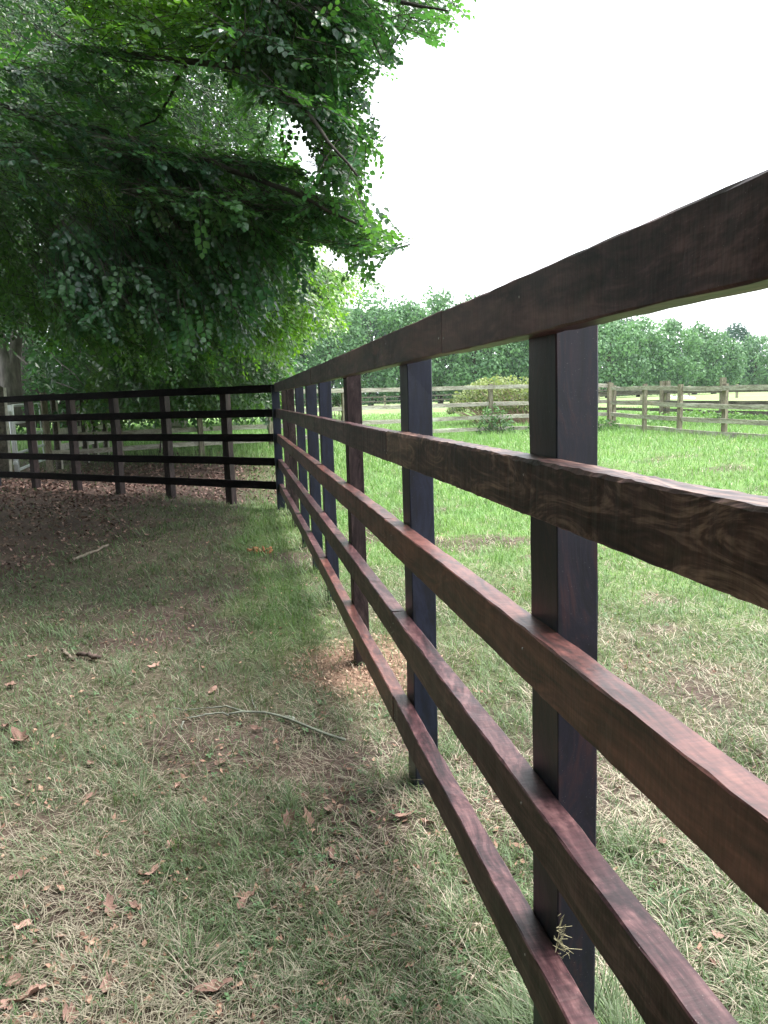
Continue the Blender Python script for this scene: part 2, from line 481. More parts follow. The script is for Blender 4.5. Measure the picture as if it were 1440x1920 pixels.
# ------------------------------------------------------------------ the dark stained fence (near run, corner, far run)
XF, TH, RH = .5113, .0513, .1030
fence = empty('post_and_rail_fence', (XF, 2.6, 0), 'dark brown stained five-rail timber fence running from the right foreground to a corner', 'fence')
PY = [(0.02, .13), (1.309, .131), (2.59, .122), (3.999, .112), (5.23, .085), (6.35, .088), (7.41, .088), (8.70, .1), (9.62, .1)]
PM = [M_POSTNAVY, M_POSTMIX, M_POSTNAVY, M_POSTBROWN, M_POSTNAVY, M_POSTNAVY, M_POSTNAVY, M_POSTBROWN, M_POSTBROWN]
for i, ((y, dy), mt) in enumerate(zip(PY, PM)):
    post(fence, XF + TH + .001, y, -.25, 1.615, .077 + .004 * (i % 3), dy, mt, 100 + i, lean=(0, math.radians([0, -.2, .35, .1, -.2, .2, 0, .1, 0][i])))
post(fence, XF - .09 + TH, 10.20, -.25, 1.612, .1, .12, M_POSTNAVY, 120, rz=.0)
tops = [1.639, 1.3166, .9932, .6670, .3440]
joints = [[-1.6, 1.905, 5.29, 7.47, 10.36], [-1.6, 2.673, 5.27, 7.9, 10.36], [-1.6, 2.772, 5.222, 7.47, 10.36], [-1.6, 2.673, 5.28, 8.478, 10.36], [-1.6, 2.694, 5.287, 7.47, 10.36]]
nseed = 0
for k, (zt, js) in enumerate(zip(tops, joints)):
    for s in range(len(js) - 1):
        a, b = js[s] + .0012, js[s + 1] - .0012
        nseed += 1
        mt = {0: M_RAIL, 1: (M_RAILKNOT if s == 0 else M_RAIL), 2: M_RAILRED, 3: M_RAIL, 4: (M_RAIL if s != 1 else M_RAILRED)}[k]
        dz = .0022 * ((nseed * 7) % 3 - 1) if s else 0
        nl = []
        for (py, dy) in PY:
            if a < py + dy * .5 < b:
                nl += [(py + dy * .5 - a - .02 + .006 * ((nseed * 3) % 5 - 2), .62 + .05 * (nseed % 3)), (py + dy * .5 - a + .018, .26)][:1 + (nseed + int(py)) % 2]
        for jn in (a, b):
            if 1.5 < jn < 9: nl.append((.022 if jn == a else b - a - .022, .36))
        board(fence, (XF + .0015 * ((nseed * 5) % 3 - 1) * (s > 0), a, zt - RH + dz), (XF, b, zt - RH), TH, RH, mt, 200 + nseed, wane=.011 if (k == 1 and s < 2) else (.004 if k in (1, 3) else .0015), rough=.0006, bow=.0014, nails=nl)
# far run: turns left at the corner
U = np.array([-SA, CA]); NV = np.array([CA, SA])
ltop = [1.631, 1.3135, .9925, .678, .361]
LP = [.95, 2.13, 3.23, 4.25, 5.33, 6.45, 7.55]
def lrun(s, n): return CORNER + U * s + NV * n
for i, s in enumerate(LP):
    q = lrun(s - .056, TH + .001)
    post(fence, q[0], q[1], -.1, 1.60, .1, .113, (M_POSTBROWN if i < 5 else M_POSTMIX), 300 + i, rz=.8373, lean=(0, 0))
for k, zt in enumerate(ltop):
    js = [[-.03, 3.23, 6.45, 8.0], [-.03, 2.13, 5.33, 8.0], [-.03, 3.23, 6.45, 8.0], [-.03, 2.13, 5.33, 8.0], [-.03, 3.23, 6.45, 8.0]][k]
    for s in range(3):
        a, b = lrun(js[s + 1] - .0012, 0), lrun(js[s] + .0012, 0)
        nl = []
        board(fence, (a[0], a[1], zt - RH), (b[0], b[1], zt - RH), TH, RH, M_SHADERAIL, 400 + k * 5 + s, wane=.002)

# ------------------------------------------------------------------ weathered four-rail fence behind
def base(px, py, z): 
    d = ray(px, py); t = (z - EYE) / d[2]; return ORG + d * t
wf = empty('weathered_fence', (10.3, 20.3, .3), 'weathered grey-brown four-rail timber fence turning a corner beyond the paddock grass', 'fence')
RHT = [1.19, .80, .49, .20]
def weathered(parent, pts, rel, rh, pw, top, mat, pmat, seed, side=-1, per=2, th=.04, extra_left=None):
    """pts: ground points of posts in order; rails nailed on the side that faces the camera"""
    pts = [np.asarray(p, float) for p in pts]
    for i, p in enumerate(pts):
        zz = p[2]
        d = (pts[min(i + 1, len(pts) - 1)] - pts[max(i - 1, 0)])[:2]; ang = math.atan2(d[1], d[0])
        o = post(parent, p[0], p[1], zz - .25, zz + top + .01 * (i % 2), pw, pw * .8, pmat, seed + i, rz=ang)
    for k, r in enumerate(rel):
        i = (k % 2) if per > 1 else 0
        starts = [0] + list(range(1 + (k % 2), len(pts) - 1, per)) + [len(pts) - 1]
        starts = sorted(set(starts))
        for a, b in zip(starts[:-1], starts[1:]):
            A, B = pts[a], pts[b]
            d = B - A; d[2] = 0; d /= np.linalg.norm(d)
            nn = np.array([-d[1], d[0], 0]) * side
            if np.dot(nn, ORG - A) < 0: nn = -nn
            off = nn * (.02 if True else 0) - d * .0
            # left-hand side must face the camera: board() puts thickness to the right of p0->p1
            p0, p1 = A + nn * (th + .004), B + nn * (th + .004)
            z0, z1 = A[2] + r - rh, B[2] + r - rh
            xx = Vector((d[0], d[1], 0)).cross(Vector((0, 0, 1)))
            if xx.dot(Vector(nn)) > 0: p0, p1, z0, z1 = p1, p0, z1, z0
            jit = .006 * ((seed + k * 3 + a * 5) % 5 - 2)
            board(parent, (p0[0], p0[1], z0 + jit), (p1[0], p1[1], z1 + jit * .3), th, rh, mat, seed + 50 + k * 20 + a, segs=6, rough=.002, bow=.012)
wr = [base(1147, 806, .31), base(1203, 814, .30), base(1268, 820, .27), base(1351, 826, .24), base(1462, 835, .21), base(1610, 846, .2)]
weathered(wf, wr, RHT, .1, .105, 1.225, M_GREY, M_GREYPOST, 500)
wl = [base(1143, 805, .31), base(1030, 808, .36), base(923, 812, .36), base(803, 818, .36), base(650, 826, .37), base(512, 833, .39), base(381, 841, .40), base(231, 850, .40), base(96, 860, .40)]
weathered(wf, wl, [1.27, .83, .48, .16], .1, .11, 1.31, M_GREY, M_GREYPOST, 560, side=1)
f3 = empty('distant_fence', (14, 24, .35), 'second weathered fence farther back, its corner post showing between the nearer rails', 'fence')
q3 = [base(1246, 783, .36), base(1347, 790, .36), base(1450, 795, .36), base(1560, 800, .36)]
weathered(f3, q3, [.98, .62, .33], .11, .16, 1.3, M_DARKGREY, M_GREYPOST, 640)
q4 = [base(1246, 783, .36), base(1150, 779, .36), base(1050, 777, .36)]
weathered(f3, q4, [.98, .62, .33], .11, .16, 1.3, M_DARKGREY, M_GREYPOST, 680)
# field hedge-line fence at the wood edge
f5 = empty('wood_edge_fence', (30, 70, .4), 'low dark rail fence along the foot of the far trees', 'fence')
q5 = [base(px, py, .41) for px, py in ((560, 768.5), (640, 766), (720, 763.5), (800, 761), (880, 759), (960, 757), (1040, 755), (1120, 753), (1200, 751), (1290, 748.5), (1380, 746), (1470, 743))]
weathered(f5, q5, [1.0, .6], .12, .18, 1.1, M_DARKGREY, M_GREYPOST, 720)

# left: pale boards of the fence beyond the gate
f6 = empty('pale_board_fence', (-7, 20, .3), 'board fence beyond the metal gate with sunlight put into its pale colours', 'fence')
q6 = [base(106, 862, .36), base(134, 856, .37), base(157, 851, .38), base(176, 846, .38), base(196, 842, .38), base(214, 838, .38)]
def two(parent, pts):
    for i, p in enumerate(pts):
        post(parent, p[0], p[1], p[2] - .2, p[2] + 1.35, .085, .085, M_DARKGREY, 760 + i, rz=.5)  # unlit post faces put into the dark colour
        post(parent, p[0] + .09, p[1] + .01, p[2] - .2, p[2] + 1.25, .03, .1, M_PALEPOST, 780 + i, rz=.5, name='post_edge')  # pale strip stands in for the lit side of the post
    k = 0
    for a, b in zip(pts[:-1], pts[1:]):
        for r, mt in ((1.25, M_DARKGREY), (.62, M_PALEPOST), (.30, M_PALEPOST)):
            k += 1
            board(parent, (a[0], a[1] + .14, a[2] + r - .13), (b[0], b[1] + .14, b[2] + r - .13), .03, .13, mt, 800 + k, segs=4)
two(f6, q6)

# ------------------------------------------------------------------ gate post and galvanised gate at the left
gp = empty('gate_post', tuple(base(8, 905, .12)), 'thick dark square gate post with a pale front edge at the left border', 'post')
gl = gp.location
Dg = 15.2
def atv(px, py, Y): return Vector(at(px, py, Y))
def quad_prism(name, pts, depth_vec, mat, parent):
    bm = bmesh.new()
    a = [bm.verts.new(Vector(p) - parent.location) for p in pts]
    b = [bm.verts.new(Vector(p) + Vector(depth_vec) - parent.location) for p in pts]
    bm.faces.new(a); bm.faces.new(b[::-1])
    n_ = len(a)
    for i in range(n_): bm.faces.new((a[(i + 1) % n_], a[i], b[i], b[(i + 1) % n_]))
    bmesh.ops.recalc_face_normals(bm, faces=bm.faces)
    me = bpy.data.meshes.new(name); bm.to_mesh(me); bm.free(); me.materials.append(mat)
    return link(name, me, parent)
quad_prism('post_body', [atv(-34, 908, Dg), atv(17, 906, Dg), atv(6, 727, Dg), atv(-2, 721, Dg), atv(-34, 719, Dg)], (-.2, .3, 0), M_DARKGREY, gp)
quad_prism('post_edge', [atv(20, 905, Dg + .0), atv(25, 905, Dg), atv(11.5, 727, Dg), atv(6.5, 727, Dg)], (-.18, .3, 0), M_PALEPOST, gp)
gate = empty('metal_gate', tuple(at(33, 880, 15.5)), 'galvanised tubular metal field gate standing beside the gate post', 'gate')
gA_t, gA_b = at(22.5, 761, 15.5), at(34.5, 881, 15.5)
gB_t, gB_b = at(80.5, 757, 18.4), at(91, 858, 18.4)
def gtube(name, p0, p1, r=.024, n=10):
    V, q, caps = tube(np.array([p0, (np.array(p0) + p1) / 2, p1]) - np.array(gate.location), r, n)
    return link(name, mesh_np(name, V, [q, caps[0], caps[1]], [M_GALV], None, True), gate)
gtube('stile', gA_t, gA_b, .027); gtube('stile', gB_t, gB_b, .03)
for f in (0, .27, .5, .745, 1): gtube('bar', gA_t * (1 - f) + gA_b * f, gB_t * (1 - f) + gB_b * f, .03)
for w in (.64, .84): gtube('brace', gA_t * (1 - w) + gB_t * w, gA_b * (1 - w) + gB_b * w, .015)
def box_part(name, c, s, mat, parent, rz=0):
    bm = bmesh.new(); bmesh.ops.create_cube(bm, size=1); bmesh.ops.scale(bm, vec=s, verts=bm.verts)
    bmesh.ops.bevel(bm, geom=bm.edges[:], offset=min(s) * .15, segments=1, affect='EDGES')
    me = bpy.data.meshes.new(name); bm.to_mesh(me); bm.free(); me.materials.append(mat)
    o = link(name, me, parent); o.location = Vector(c) - parent.location; o.rotation_euler = (0, 0, rz); return o
box_part('latch', at(19, 775, 15.45), (.07, .05, .09), M_GALV, gate); box_part('latch', at(29, 868, 15.45), (.08, .05, .07), M_GALV, gate)
gtube('hanging_post', at(17.5, 760, 15.7), at(33, 886, 15.7), .05)
for nm, px, py, w, h, Y in (('white_trough_panel', 241, 803, .3, .55, 40),):
    t_ = empty('white_board', tuple(at(px, py, Y)), 'small white upright board glimpsed between fence rails under the trees', 'board')
    box_part('panel', at(px, py, Y), (w, .05, h), M_WHITE, t_); box_part('foot', at(px + 9, py + 5, Y), (.35, .06, .1), M_WHITE, t_)

# ------------------------------------------------------------------ leaves
def leaf_templates(hi):
    if hi:
        V = np.array([(0, 0, 0), (-.36, .26, .05), (-.40, .56, .06), (0, 1, -.06), (.40, .56, .06), (.36, .26, .05), (0, .5, -.02)])
        Fp = [np.array([(0, 6, 2, 1), (6, 3, 3, 2)])]
        F4 = np.array([(0, 6, 2, 1), (0, 5, 4, 6)]); F3 = np.array([(6, 3, 2), (6, 4, 3)])
        return V, F4, F3
    V = np.array([(0, 0, 0), (-.33, .5, .07), (0, 1, -.05), (.33, .5, .07)])
    return V, np.zeros((0, 4), int), np.array([(0, 2, 1), (0, 3, 2)])

def spray_template(hi, nleaf, r, L=.34, leaf=.062):
    """one drooping twig with alternate leaves, growing along +Y, lying in XY"""
    V0, F4, F3 = leaf_templates(hi)
    Vs, A4, A3, sh, n = [], [], [], [], 0
    for i in range(nleaf):
        f = (i + .6) / nleaf
        side = 1 if i % 2 else -1
        s = leaf * r.uniform(.75, 1.15) * (1 - .25 * abs(f - .55))
        ang = side * r.uniform(.55, 1.1) * (1 - .75 * (i == nleaf - 1)); 
        tw = r.uniform(-.45, .45); dr = r.uniform(-.5, .15)
        P = V0 * s
        c, sn = math.cos(tw), math.sin(tw); P = P @ np.array([[c, 0, -sn], [0, 1, 0], [sn, 0, c]])
        c, sn = math.cos(dr), math.sin(dr); P = P @ np.array([[1, 0, 0], [0, c, sn], [0, -sn, c]])
        c, sn = math.cos(-ang), math.sin(-ang); P = P @ np.array([[c, sn, 0], [-sn, c, 0], [0, 0, 1]]) 
        side_off = np.array([side * r.uniform(.0, .05), 0, 0]) * (1 - f)
        P = P + np.array([0, f * L, -.10 * L * f * f]) + side_off + np.array([0, 0, r.normal(0, .006)])
        Vs.append(P); A4.append(F4 + n); A3.append(F3 + n); n += len(V0)
        sh.append(np.full(len(V0), r.uniform(.75, 1.25)))
    # stem: a thin three-sided rod
    st = np.linspace(-.35, 1, 4)[:, None] * np.array([0, L, 0]) ; st[:, 2] = -.10 * L * np.clip(np.linspace(-.35, 1, 4), 0, 1) ** 2
    V, q, caps = tube(st, np.array([.0035, .003, .002, .001]), 3)
    return np.concatenate(Vs), np.concatenate(A4), np.concatenate(A3), np.concatenate(sh), V, q

def make_sprays(name, pos, dirs, ups, scale, tints, hi, nleaf, L, leaf, parent, mat=M_LEAF, nvar=7, stem=True, kind=None):
    r = np.random.default_rng(len(pos) + int(hi))
    temps = [spray_template(hi, nleaf, r, L, leaf) for _ in range(nvar)]
    which = r.integers(0, nvar, len(pos))
    y = dirs / np.linalg.norm(dirs, axis=1)[:, None]
    x = np.cross(y, ups); x /= np.linalg.norm(x, axis=1)[:, None] + 1e-9
    z = np.cross(x, y)
    B = np.stack([x, y, z], 1) * scale[:, None, None]
    AV, A4, A3, AC, n = [], [], [], [], 0
    SV, SQ, sn = [], [], 0
    for v in range(nvar):
        ix = np.where(which == v)[0]
        if len(ix) == 0: continue
        V, q4, q3, sh, sv, sq = temps[v]
        W = np.einsum('vi,kij->kvj', V, B[ix]) + pos[ix][:, None]
        AV.append(W.reshape(-1, 3))
        C = tints[ix][:, None, :] * sh[None, :, None]
        AC.append(C.reshape(-1, 3))
        off = (np.arange(len(ix)) * len(V))[:, None, None] + n
        if len(q4): A4.append((q4[None] + off).reshape(-1, 4))
        A3.append((q3[None] + off).reshape(-1, 3)); n += len(ix) * len(V)
        if stem:
            Ws = np.einsum('vi,kij->kvj', sv, B[ix]) + pos[ix][:, None]
            SV.append(Ws.reshape(-1, 3)); SQ.append((sq[None] + (np.arange(len(ix)) * len(sv))[:, None, None] + sn).reshape(-1, 4)); sn += len(ix) * len(sv)
    fs = ([np.concatenate(A4)] if A4 else []) + [np.concatenate(A3)]
    nleaffaces = sum(len(f) for f in fs)
    Vall = np.concatenate(AV); Call = np.concatenate(AC)
    mi = np.zeros(nleaffaces, int)
    if stem:
        fs.append(np.concatenate(SQ) + len(Vall)); Sall = np.concatenate(SV)
        Vall = np.concatenate([Vall, Sall]); Call = np.concatenate([Call, np.full((len(Sall), 3), .05)])
        # polygons are stored in the order of fs
        mi = np.concatenate([mi, np.ones(len(fs[-1]), int)])
    me = mesh_np(name, Vall, fs, [mat, M_TWIG], Call, False, mi)
    o = link(name, me, parent, kind='stuff')
    return local(o, parent)

def inside(poly, x, y):
    poly = np.asarray(poly, float); r = np.zeros(len(x), bool); j = len(poly) - 1
    for i in range(len(poly)):
        xi, yi = poly[i]; xj, yj = poly[j]
        c = ((yi > y) != (yj > y)) & (x < (xj - xi) * (y - yi) / (yj - yi + 1e-12) + xi)
        r ^= c; j = i
    return r

def sample_poly(poly, n, r):
    poly = np.asarray(poly, float); lo, hi = poly.min(0), poly.max(0)
    out = np.zeros((0, 2))
    while len(out) < n:
        p = r.random((n * 2, 2)) * (hi - lo) + lo
        out = np.concatenate([out, p[inside(poly, p[:, 0], p[:, 1])]])
    return out[:n]

# outline of the whole canopy as it hangs in the picture
CANOPY = [(-160, -160), (905, -160), (885, 28), (868, 40), (852, 62), (846, 106), (832, 100), (812, 68), (790, 60), (765, 95), (745, 148), (722, 140), (705, 108), (690, 120), (700, 150),
          (695, 190), (716, 262), (702, 292), (712, 338), (690, 372), (700, 395), (735, 410), (768, 440), (748, 486), (705, 484), (665, 500), (650, 520), (690, 512), (742, 540), (690, 540), (640, 570),
          (655, 620), (640, 650), (600, 612), (566, 640), (540, 660), (532, 700), (530, 775), (300, 780), (-160, 800)]
GAPS = [[(425, -10), (470, -20), (475, 50), (445, 60), (425, 30)], [(515, 215), (560, 230), (590, 265), (600, 300), (590, 320), (555, 300), (520, 270)],
        [(575, 450), (640, 470), (660, 505), (610, 500), (580, 480)], [(655, 200), (680, 190), (690, 215), (670, 225)], [(475, 195), (500, 200), (500, 230), (480, 225)]]
def keep_mask(P, margin=0):
    v = P - ORG; z = v @ FWD
    px = 720 + F * (v @ RIGHT) / z; py = 960 - F * (v @ UP) / z
    ok = inside(CANOPY, px, py) | (py < -20) & (px < 890) | (px < -20)
    for g in GAPS: ok &= ~inside(g, px, py)
    ok &= ~((px < 52) & (px > -120) & (py > 625) & (z < 18.2))            # the beech trunk stands clear of leaves here
    return ok & (z > .5), px, py, z

def sprays_in(poly, n, d0, d1, seed, droop=.45, toward=(.8, -.5), spread=.7, tip=.36):
    r = np.random.default_rng(seed)
    q = sample_poly(poly, n, r)
    D = d0 + (d1 - d0) * r.random(n)
    P = at(q[:, 0], q[:, 1], D)
    # gather into layered boughs: pull heights towards drooping sheets
    sh = .32
    k = P[:, 2] + .35 * (vnoise(P[:, 0], P[:, 1], .7, seed) - .5) * 2 + .25 * (P[:, 0]) * .3
    P[:, 2] += (np.round(k / sh) * sh - k) * .55
    dr = np.stack([toward[0] + r.normal(0, spread, n), toward[1] + r.normal(0, spread, n), -droop + r.normal(0, .3, n)], 1)
    dr /= np.linalg.norm(dr, axis=1)[:, None]
    ok, px, py, z = keep_mask(P)
    ok2, px2, py2, z2 = keep_mask(P + dr * tip)
    P, dr = P[ok & ok2], dr[ok & ok2]; n = len(P)
    up = np.stack([r.normal(0, .35, n), r.normal(0, .35, n) - .15, np.ones(n)], 1)
    return P, dr, up, r

def tintset(P, r, base_, bright, f_b=.25, var=.3):
    n = len(P)
    k = (fnoise(P[:, 0] + P[:, 2] * .7, P[:, 1] + P[:, 2] * .3, .9, 5) - .5) * 2
    w = np.clip(f_b + k * .8 + r.normal(0, .12, n), 0, 1)[:, None]
    c = np.array(base_) * (1 - w) + np.array(bright) * w
    return c * (1 + r.uniform(-var, var, n))[:, None]

def trunk_obj(parent, paths, mat=M_BARK, name='trunk', n=14):
    g = Geo()
    for p, rad in paths: g.tube(resample(p, 14), np.interp(np.linspace(0, 1, 14), np.linspace(0, 1, len(rad)), rad), n, wob=.12)
    return local(link(name, g.mesh(name, [mat], True), parent), parent)

def resample(p, k):
    p = np.asarray(p, float); t = np.linspace(0, 1, len(p)); u = np.linspace(0, 1, k)
    # smooth through points
    out = np.stack([np.interp(u, t, p[:, i]) for i in range(3)], 1)
    if k > 6:
        s = out.copy()
        for _ in range(2): s[1:-1] = (s[:-2] + 2 * s[1:-1] + s[2:]) / 4
        out = s
    return out

DK, MD, BR, YG = (.034, .098, .052), (.065, .165, .065), (.13, .28, .07), (.25, .43, .06)

# -- tree 0: old beech whose trunk stands out of frame on the left, its boughs hang over the paddock
t0 = empty('beech_tree', (-7.5, 6.5, 0), 'nearest beech whose leafy boughs hang in from the top left against the white sky', 'tree', 'beech trees along the left of the paddock')
trunk_obj(t0, [([(-7.5, 6.5, -.2), (-7.4, 6.5, 2.5), (-7.1, 6.6, 6), (-6.8, 6.6, 10)], [.55, .45, .36, .2])])
boughs = [  # (px, py, depth) polylines of the boughs
    ([(-250, 120, 8.5), (60, 215, 7.6), (230, 250, 6.9), (330, 275, 6.3), (400, 300, 6.0), (470, 326, 5.9), (540, 352, 5.8), (610, 392, 5.7), (680, 425, 5.8)], .04, .008),
    ([(150, 90, 6.8), (300, 108, 6.3), (430, 112, 5.9), (520, 140, 5.5), (570, 200, 5.2), (620, 270, 5.0), (670, 330, 5.0)], .03, .007),
    ([(430, 112, 6.1), (500, 90, 6.0), (540, 50, 6.0), (600, -60, 6.1)], .03, .02),
    ([(200, -260, 7.4), (480, -130, 6.8), (640, -60, 6.2), (740, 0, 5.8), (840, 20, 5.6)], .05, .006),
    ([(640, -60, 6.2), (690, 40, 6.0), (720, 120, 5.9)], .02, .005), ([(560, -110, 6.6), (640, 30, 6.3), (655, 150, 6.2)], .025, .005),
    ([(350, 122, 6.4), (300, 180, 6.5), (250, 240, 6.6)], .018, .006), ([(400, 300, 7.0), (470, 380, 7.0), (560, 430, 6.9), (640, 470, 6.8)], .02, .005),
    ([(330, 275, 7.2), (300, 400, 7.1), (260, 520, 7.0), (240, 610, 7.0)], .016, .004), ([(460, 320, 6.9), (430, 430, 6.9), (400, 540, 6.9)], .012, .004),
]
for p, r0, r1 in boughs:
    P = resample([at(*q) for q in p], 16)
    P += np.cumsum(rng.normal(0, .012, P.shape), 0) * np.sin(np.linspace(0, math.pi, 16))[:, None]
    g = Geo(); g.tube(P, np.linspace(r0, r1, 16), 8, wob=.25)
    local(link('limb', g.mesh('limb', [M_TWIG], True), t0), t0)

def crown(parent, sets, hi, nleaf, L, leaf, scale=(.8, 1.2), name='crown', mat=M_LEAF, stem=True):
    Ps, Ds, Us, Cs = [], [], [], []
    for (P, d, u, r), (b, br, fb) in sets:
        Ps.append(P); Ds.append(d); Us.append(u); Cs.append(tintset(P, r, b, br, fb))
    P = np.concatenate(Ps)
    sc = np.random.default_rng(len(P)).uniform(*scale, len(P))
    return make_sprays(name, P, np.concatenate(Ds), np.concatenate(Us), sc, np.concatenate(Cs), hi, nleaf, L, leaf, parent, mat, stem=stem)

A1 = [(540, -160), (905, -160), (890, 30), (850, 110), (800, 80), (740, 160), (700, 150), (660, 130), (600, 60)]
A2 = [(380, -160), (640, -160), (655, 90), (700, 180), (716, 265), (712, 340), (690, 375), (640, 350), (590, 320), (560, 230), (500, 170), (420, 120)]
A3 = [(180, 230), (330, 262), (470, 305), (550, 335), (640, 375), (770, 440), (745, 490), (690, 485), (620, 470), (560, 440), (470, 420), (380, 410), (250, 380)]
A4 = [(100, -160), (500, -160), (520, 40), (440, 120), (330, 100), (240, 80), (120, 40)]
A5 = [(-160, 100), (250, 60), (300, 200), (250, 330), (-160, 360)]
A6 = [(120, 400), (480, 380), (560, 470), (470, 560), (420, 600), (370, 560), (300, 620), (240, 570), (120, 600), (60, 530)]
crown(t0, [
    (sprays_in(A1, 640, 5.4, 8.0, 11, .5, (.7, -.2)), (DK, MD, .35)),
    (sprays_in(A2, 1750, 5.2, 7.0, 12, .55, (.7, -.3)), (DK, BR, .35)),
    (sprays_in(A3, 1400, 5.8, 7.6, 13, .4, (.9, -.3)), (DK, BR, .35)),
    (sprays_in(A4, 1200, 5.6, 7.5, 14, .25, (.6, -.7), .4), (MD, YG, .45)),
    (sprays_in(A5, 1100, 6.0, 8.5, 15, .35, (.7, -.6), .4), (DK, BR, .35)),
    (sprays_in(A6, 1150, 6.2, 8.0, 16, .9, (.5, -.4), .35), (DK, BR, .3)),
], True, 14, .30, .051, (.75, 1.3), name='crown')
# overhead and behind: coarser leaves, mostly unseen, added to shade the left side
def cloud(n, seed, fn, leaf, toward=(.2, -.2), droop=.3):
    r = np.random.default_rng(seed); P = fn(r, n)
    ok, px, py, z = keep_mask(P); v = P - ORG; zz = v @ FWD
    vis = (zz > .3) & (px > -30) & (px < 1470) & (py > -30) & (py < 1950)
    P = P[~vis | ok & vis]; n = len(P)
    d = np.stack([toward[0] + r.normal(0, .8, n), toward[1] + r.normal(0, .8, n), -droop + r.normal(0, .3, n)], 1)
    u = np.stack([r.normal(0, .35, n), r.normal(0, .35, n), np.ones(n)], 1)
    return P, d, u, r
def ell(c, R, lo=.55):
    def f(r, n):
        v = r.normal(size=(n, 3)); v /= np.linalg.norm(v, axis=1)[:, None]
        return np.array(c) + v * np.array(R) * (lo + (1 - lo) * r.random(n) ** .5)[:, None]
    return f
crown(t0, [(cloud(4200, 21, ell((-7.6, 1.0, 7.0), (6.3, 11.0, 4.5)), .1), (DK, MD, .4))], False, 11, .8, .2, name='shade_crown', stem=False)

# -- tree 1: trunk visible at the left edge
t1 = empty('beech_tree', (-7.2, 21.0, .3), 'grey forked beech trunk at the left edge behind the gate post', 'tree', 'beech trees along the left of the paddock')
D1 = 17.5
trunk_obj(t1, [([at(22, 790, D1), at(22, 730, D1), at(17, 680, D1), at(5, 655, D1), at(-20, 600, D1), at(-60, 450, D1)], [.26, .23, .2, .17, .15, .1]),
               ([at(22, 740, D1), at(24, 690, D1), at(28, 655, D1), at(36, 600, D1), at(44, 480, D1), at(60, 300, D1)], [.2, .16, .13, .12, .1, .06]),
               ([at(-10, 790, D1 + .3), at(-8, 700, D1 + .3), at(-4, 660, D1 + .2)], [.25, .22, .15])])
for p, r0, r1 in [([(30, 665, 17.3), (60, 690, 16.5), (90, 712, 16), (130, 725, 15.5), (150, 733, 15.3)], .02, .008), ([(90, 655, 16.5), (110, 680, 16), (140, 700, 15.6), (155, 722, 15.4)], .018, .006),
                  ([(-40, 560, 17), (60, 600, 16), (135, 610, 15.3), (165, 608, 15), (192, 606, 14.8)], .06, .055), ([(142, 608, 15.2), (160, 594, 15.1), (185, 588, 15)], .03, .012)]:
    g = Geo(); g.tube(resample([at(*q) for q in p], 12), np.linspace(r0, r1, 12), 7, wob=.2)
    local(link('limb', g.mesh('limb', [M_BARK], True), t1), t1)
B1 = [(-160, -160), (640, -160), (640, 120), (520, 215), (560, 330), (600, 420), (560, 560), (400, 640), (300, 660), (200, 640), (60, 600), (-160, 640)]
B2 = [(120, 300), (520, 330), (640, 470), (620, 560), (560, 620), (480, 640), (350, 600), (200, 540)]
crown(t1, [
    (sprays_in(B1, 8200, 8.0, 13.0, 31, .6, (.6, -.5), .45), (DK, BR, .28)),
    (sprays_in(B2, 3000, 8.5, 12.5, 32, .8, (.5, -.4), .4), (MD, YG, .35)),
    (sprays_in([(560, -160), (900, -160), (885, 20), (840, 100), (760, 90), (700, 140), (600, 100)], 150, 8, 10, 33, .5), (DK, MD, .3)),
], False, 14, .42, .068, (.75, 1.3))

# -- tree 2, 3, 4: deeper beeches, foliage to the ground between the trunks
t2 = empty('beech_tree', (-6.4, 24, .4), 'dark beech trunk in deep shade behind the gate', 'tree', 'beech trees along the left of the paddock')
trunk_obj(t2, [([at(133, 800, 22), at(133, 700, 22), at(136, 640, 22), at(140, 560, 22), at(150, 350, 22)], [.34, .27, .23, .2, .12]), ([at(62, 800, 25), at(61, 700, 25), at(58, 600, 25)], [.42, .34, .3])], M_TWIG)
C1 = [(-160, 200), (350, 250), (420, 520), (430, 640), (380, 720), (300, 735), (-160, 760)]
crown(t2, [(sprays_in(C1, 3600, 15, 24, 41, .5, (.5, -.5), .5), (DK, MD, .35))], False, 12, .8, .15, stem=False)
t3 = empty('beech_tree', (-2.2, 26, .4), 'bright green beech with drooping foliage behind the fence corner', 'tree', 'beech trees along the left of the paddock')
trunk_obj(t3, [([at(330, 800, 27), at(332, 650, 27), at(340, 450, 27), at(350, 250, 27)], [.4, .32, .25, .15])])
C2 = [(220, 480), (360, 350), (560, 420), (600, 560), (560, 620), (535, 650), (530, 700), (525, 735), (400, 752), (150, 758), (180, 600)]
crown(t3, [(sprays_in(C2, 4600, 14, 22, 42, .75, (.5, -.4), .35), ((.04, .10, .045), (.13, .24, .085), .35))], False, 13, .62, .115)
# fringe of finer twigs over the far trees
crown(t3, [(sprays_in([(560, 470), (640, 480), (690, 505), (742, 540), (690, 548), (640, 575), (655, 620), (640, 655), (600, 620), (560, 640), (540, 560)], 420, 10, 14, 43, .4, (.8, -.3), .4), (MD, YG, .4))], False, 12, .4, .07, name='fringe')
t4 = empty('beech_tree', (-12, 34, .4), 'dense dark beech crowns closing the view at the far left', 'tree', 'beech trees along the left of the paddock')
trunk_obj(t4, [([(-12, 34, 0), (-12, 34, 6), (-11.8, 34, 12)], [.5, .4, .2])], M_TWIG)
def slab(r, n):
    k = r.random(n) < .55
    return at(np.where(k, r.uniform(-200, 260, n), r.uniform(-200, 520, n)), np.where(k, r.uniform(-200, 330, n), r.uniform(-200, 745, n)), r.uniform(25, 38, n))
crown(t4, [(cloud(9500, 51, slab, .3), (DK, MD, .25))], False, 9, 1.2, .36, stem=False)
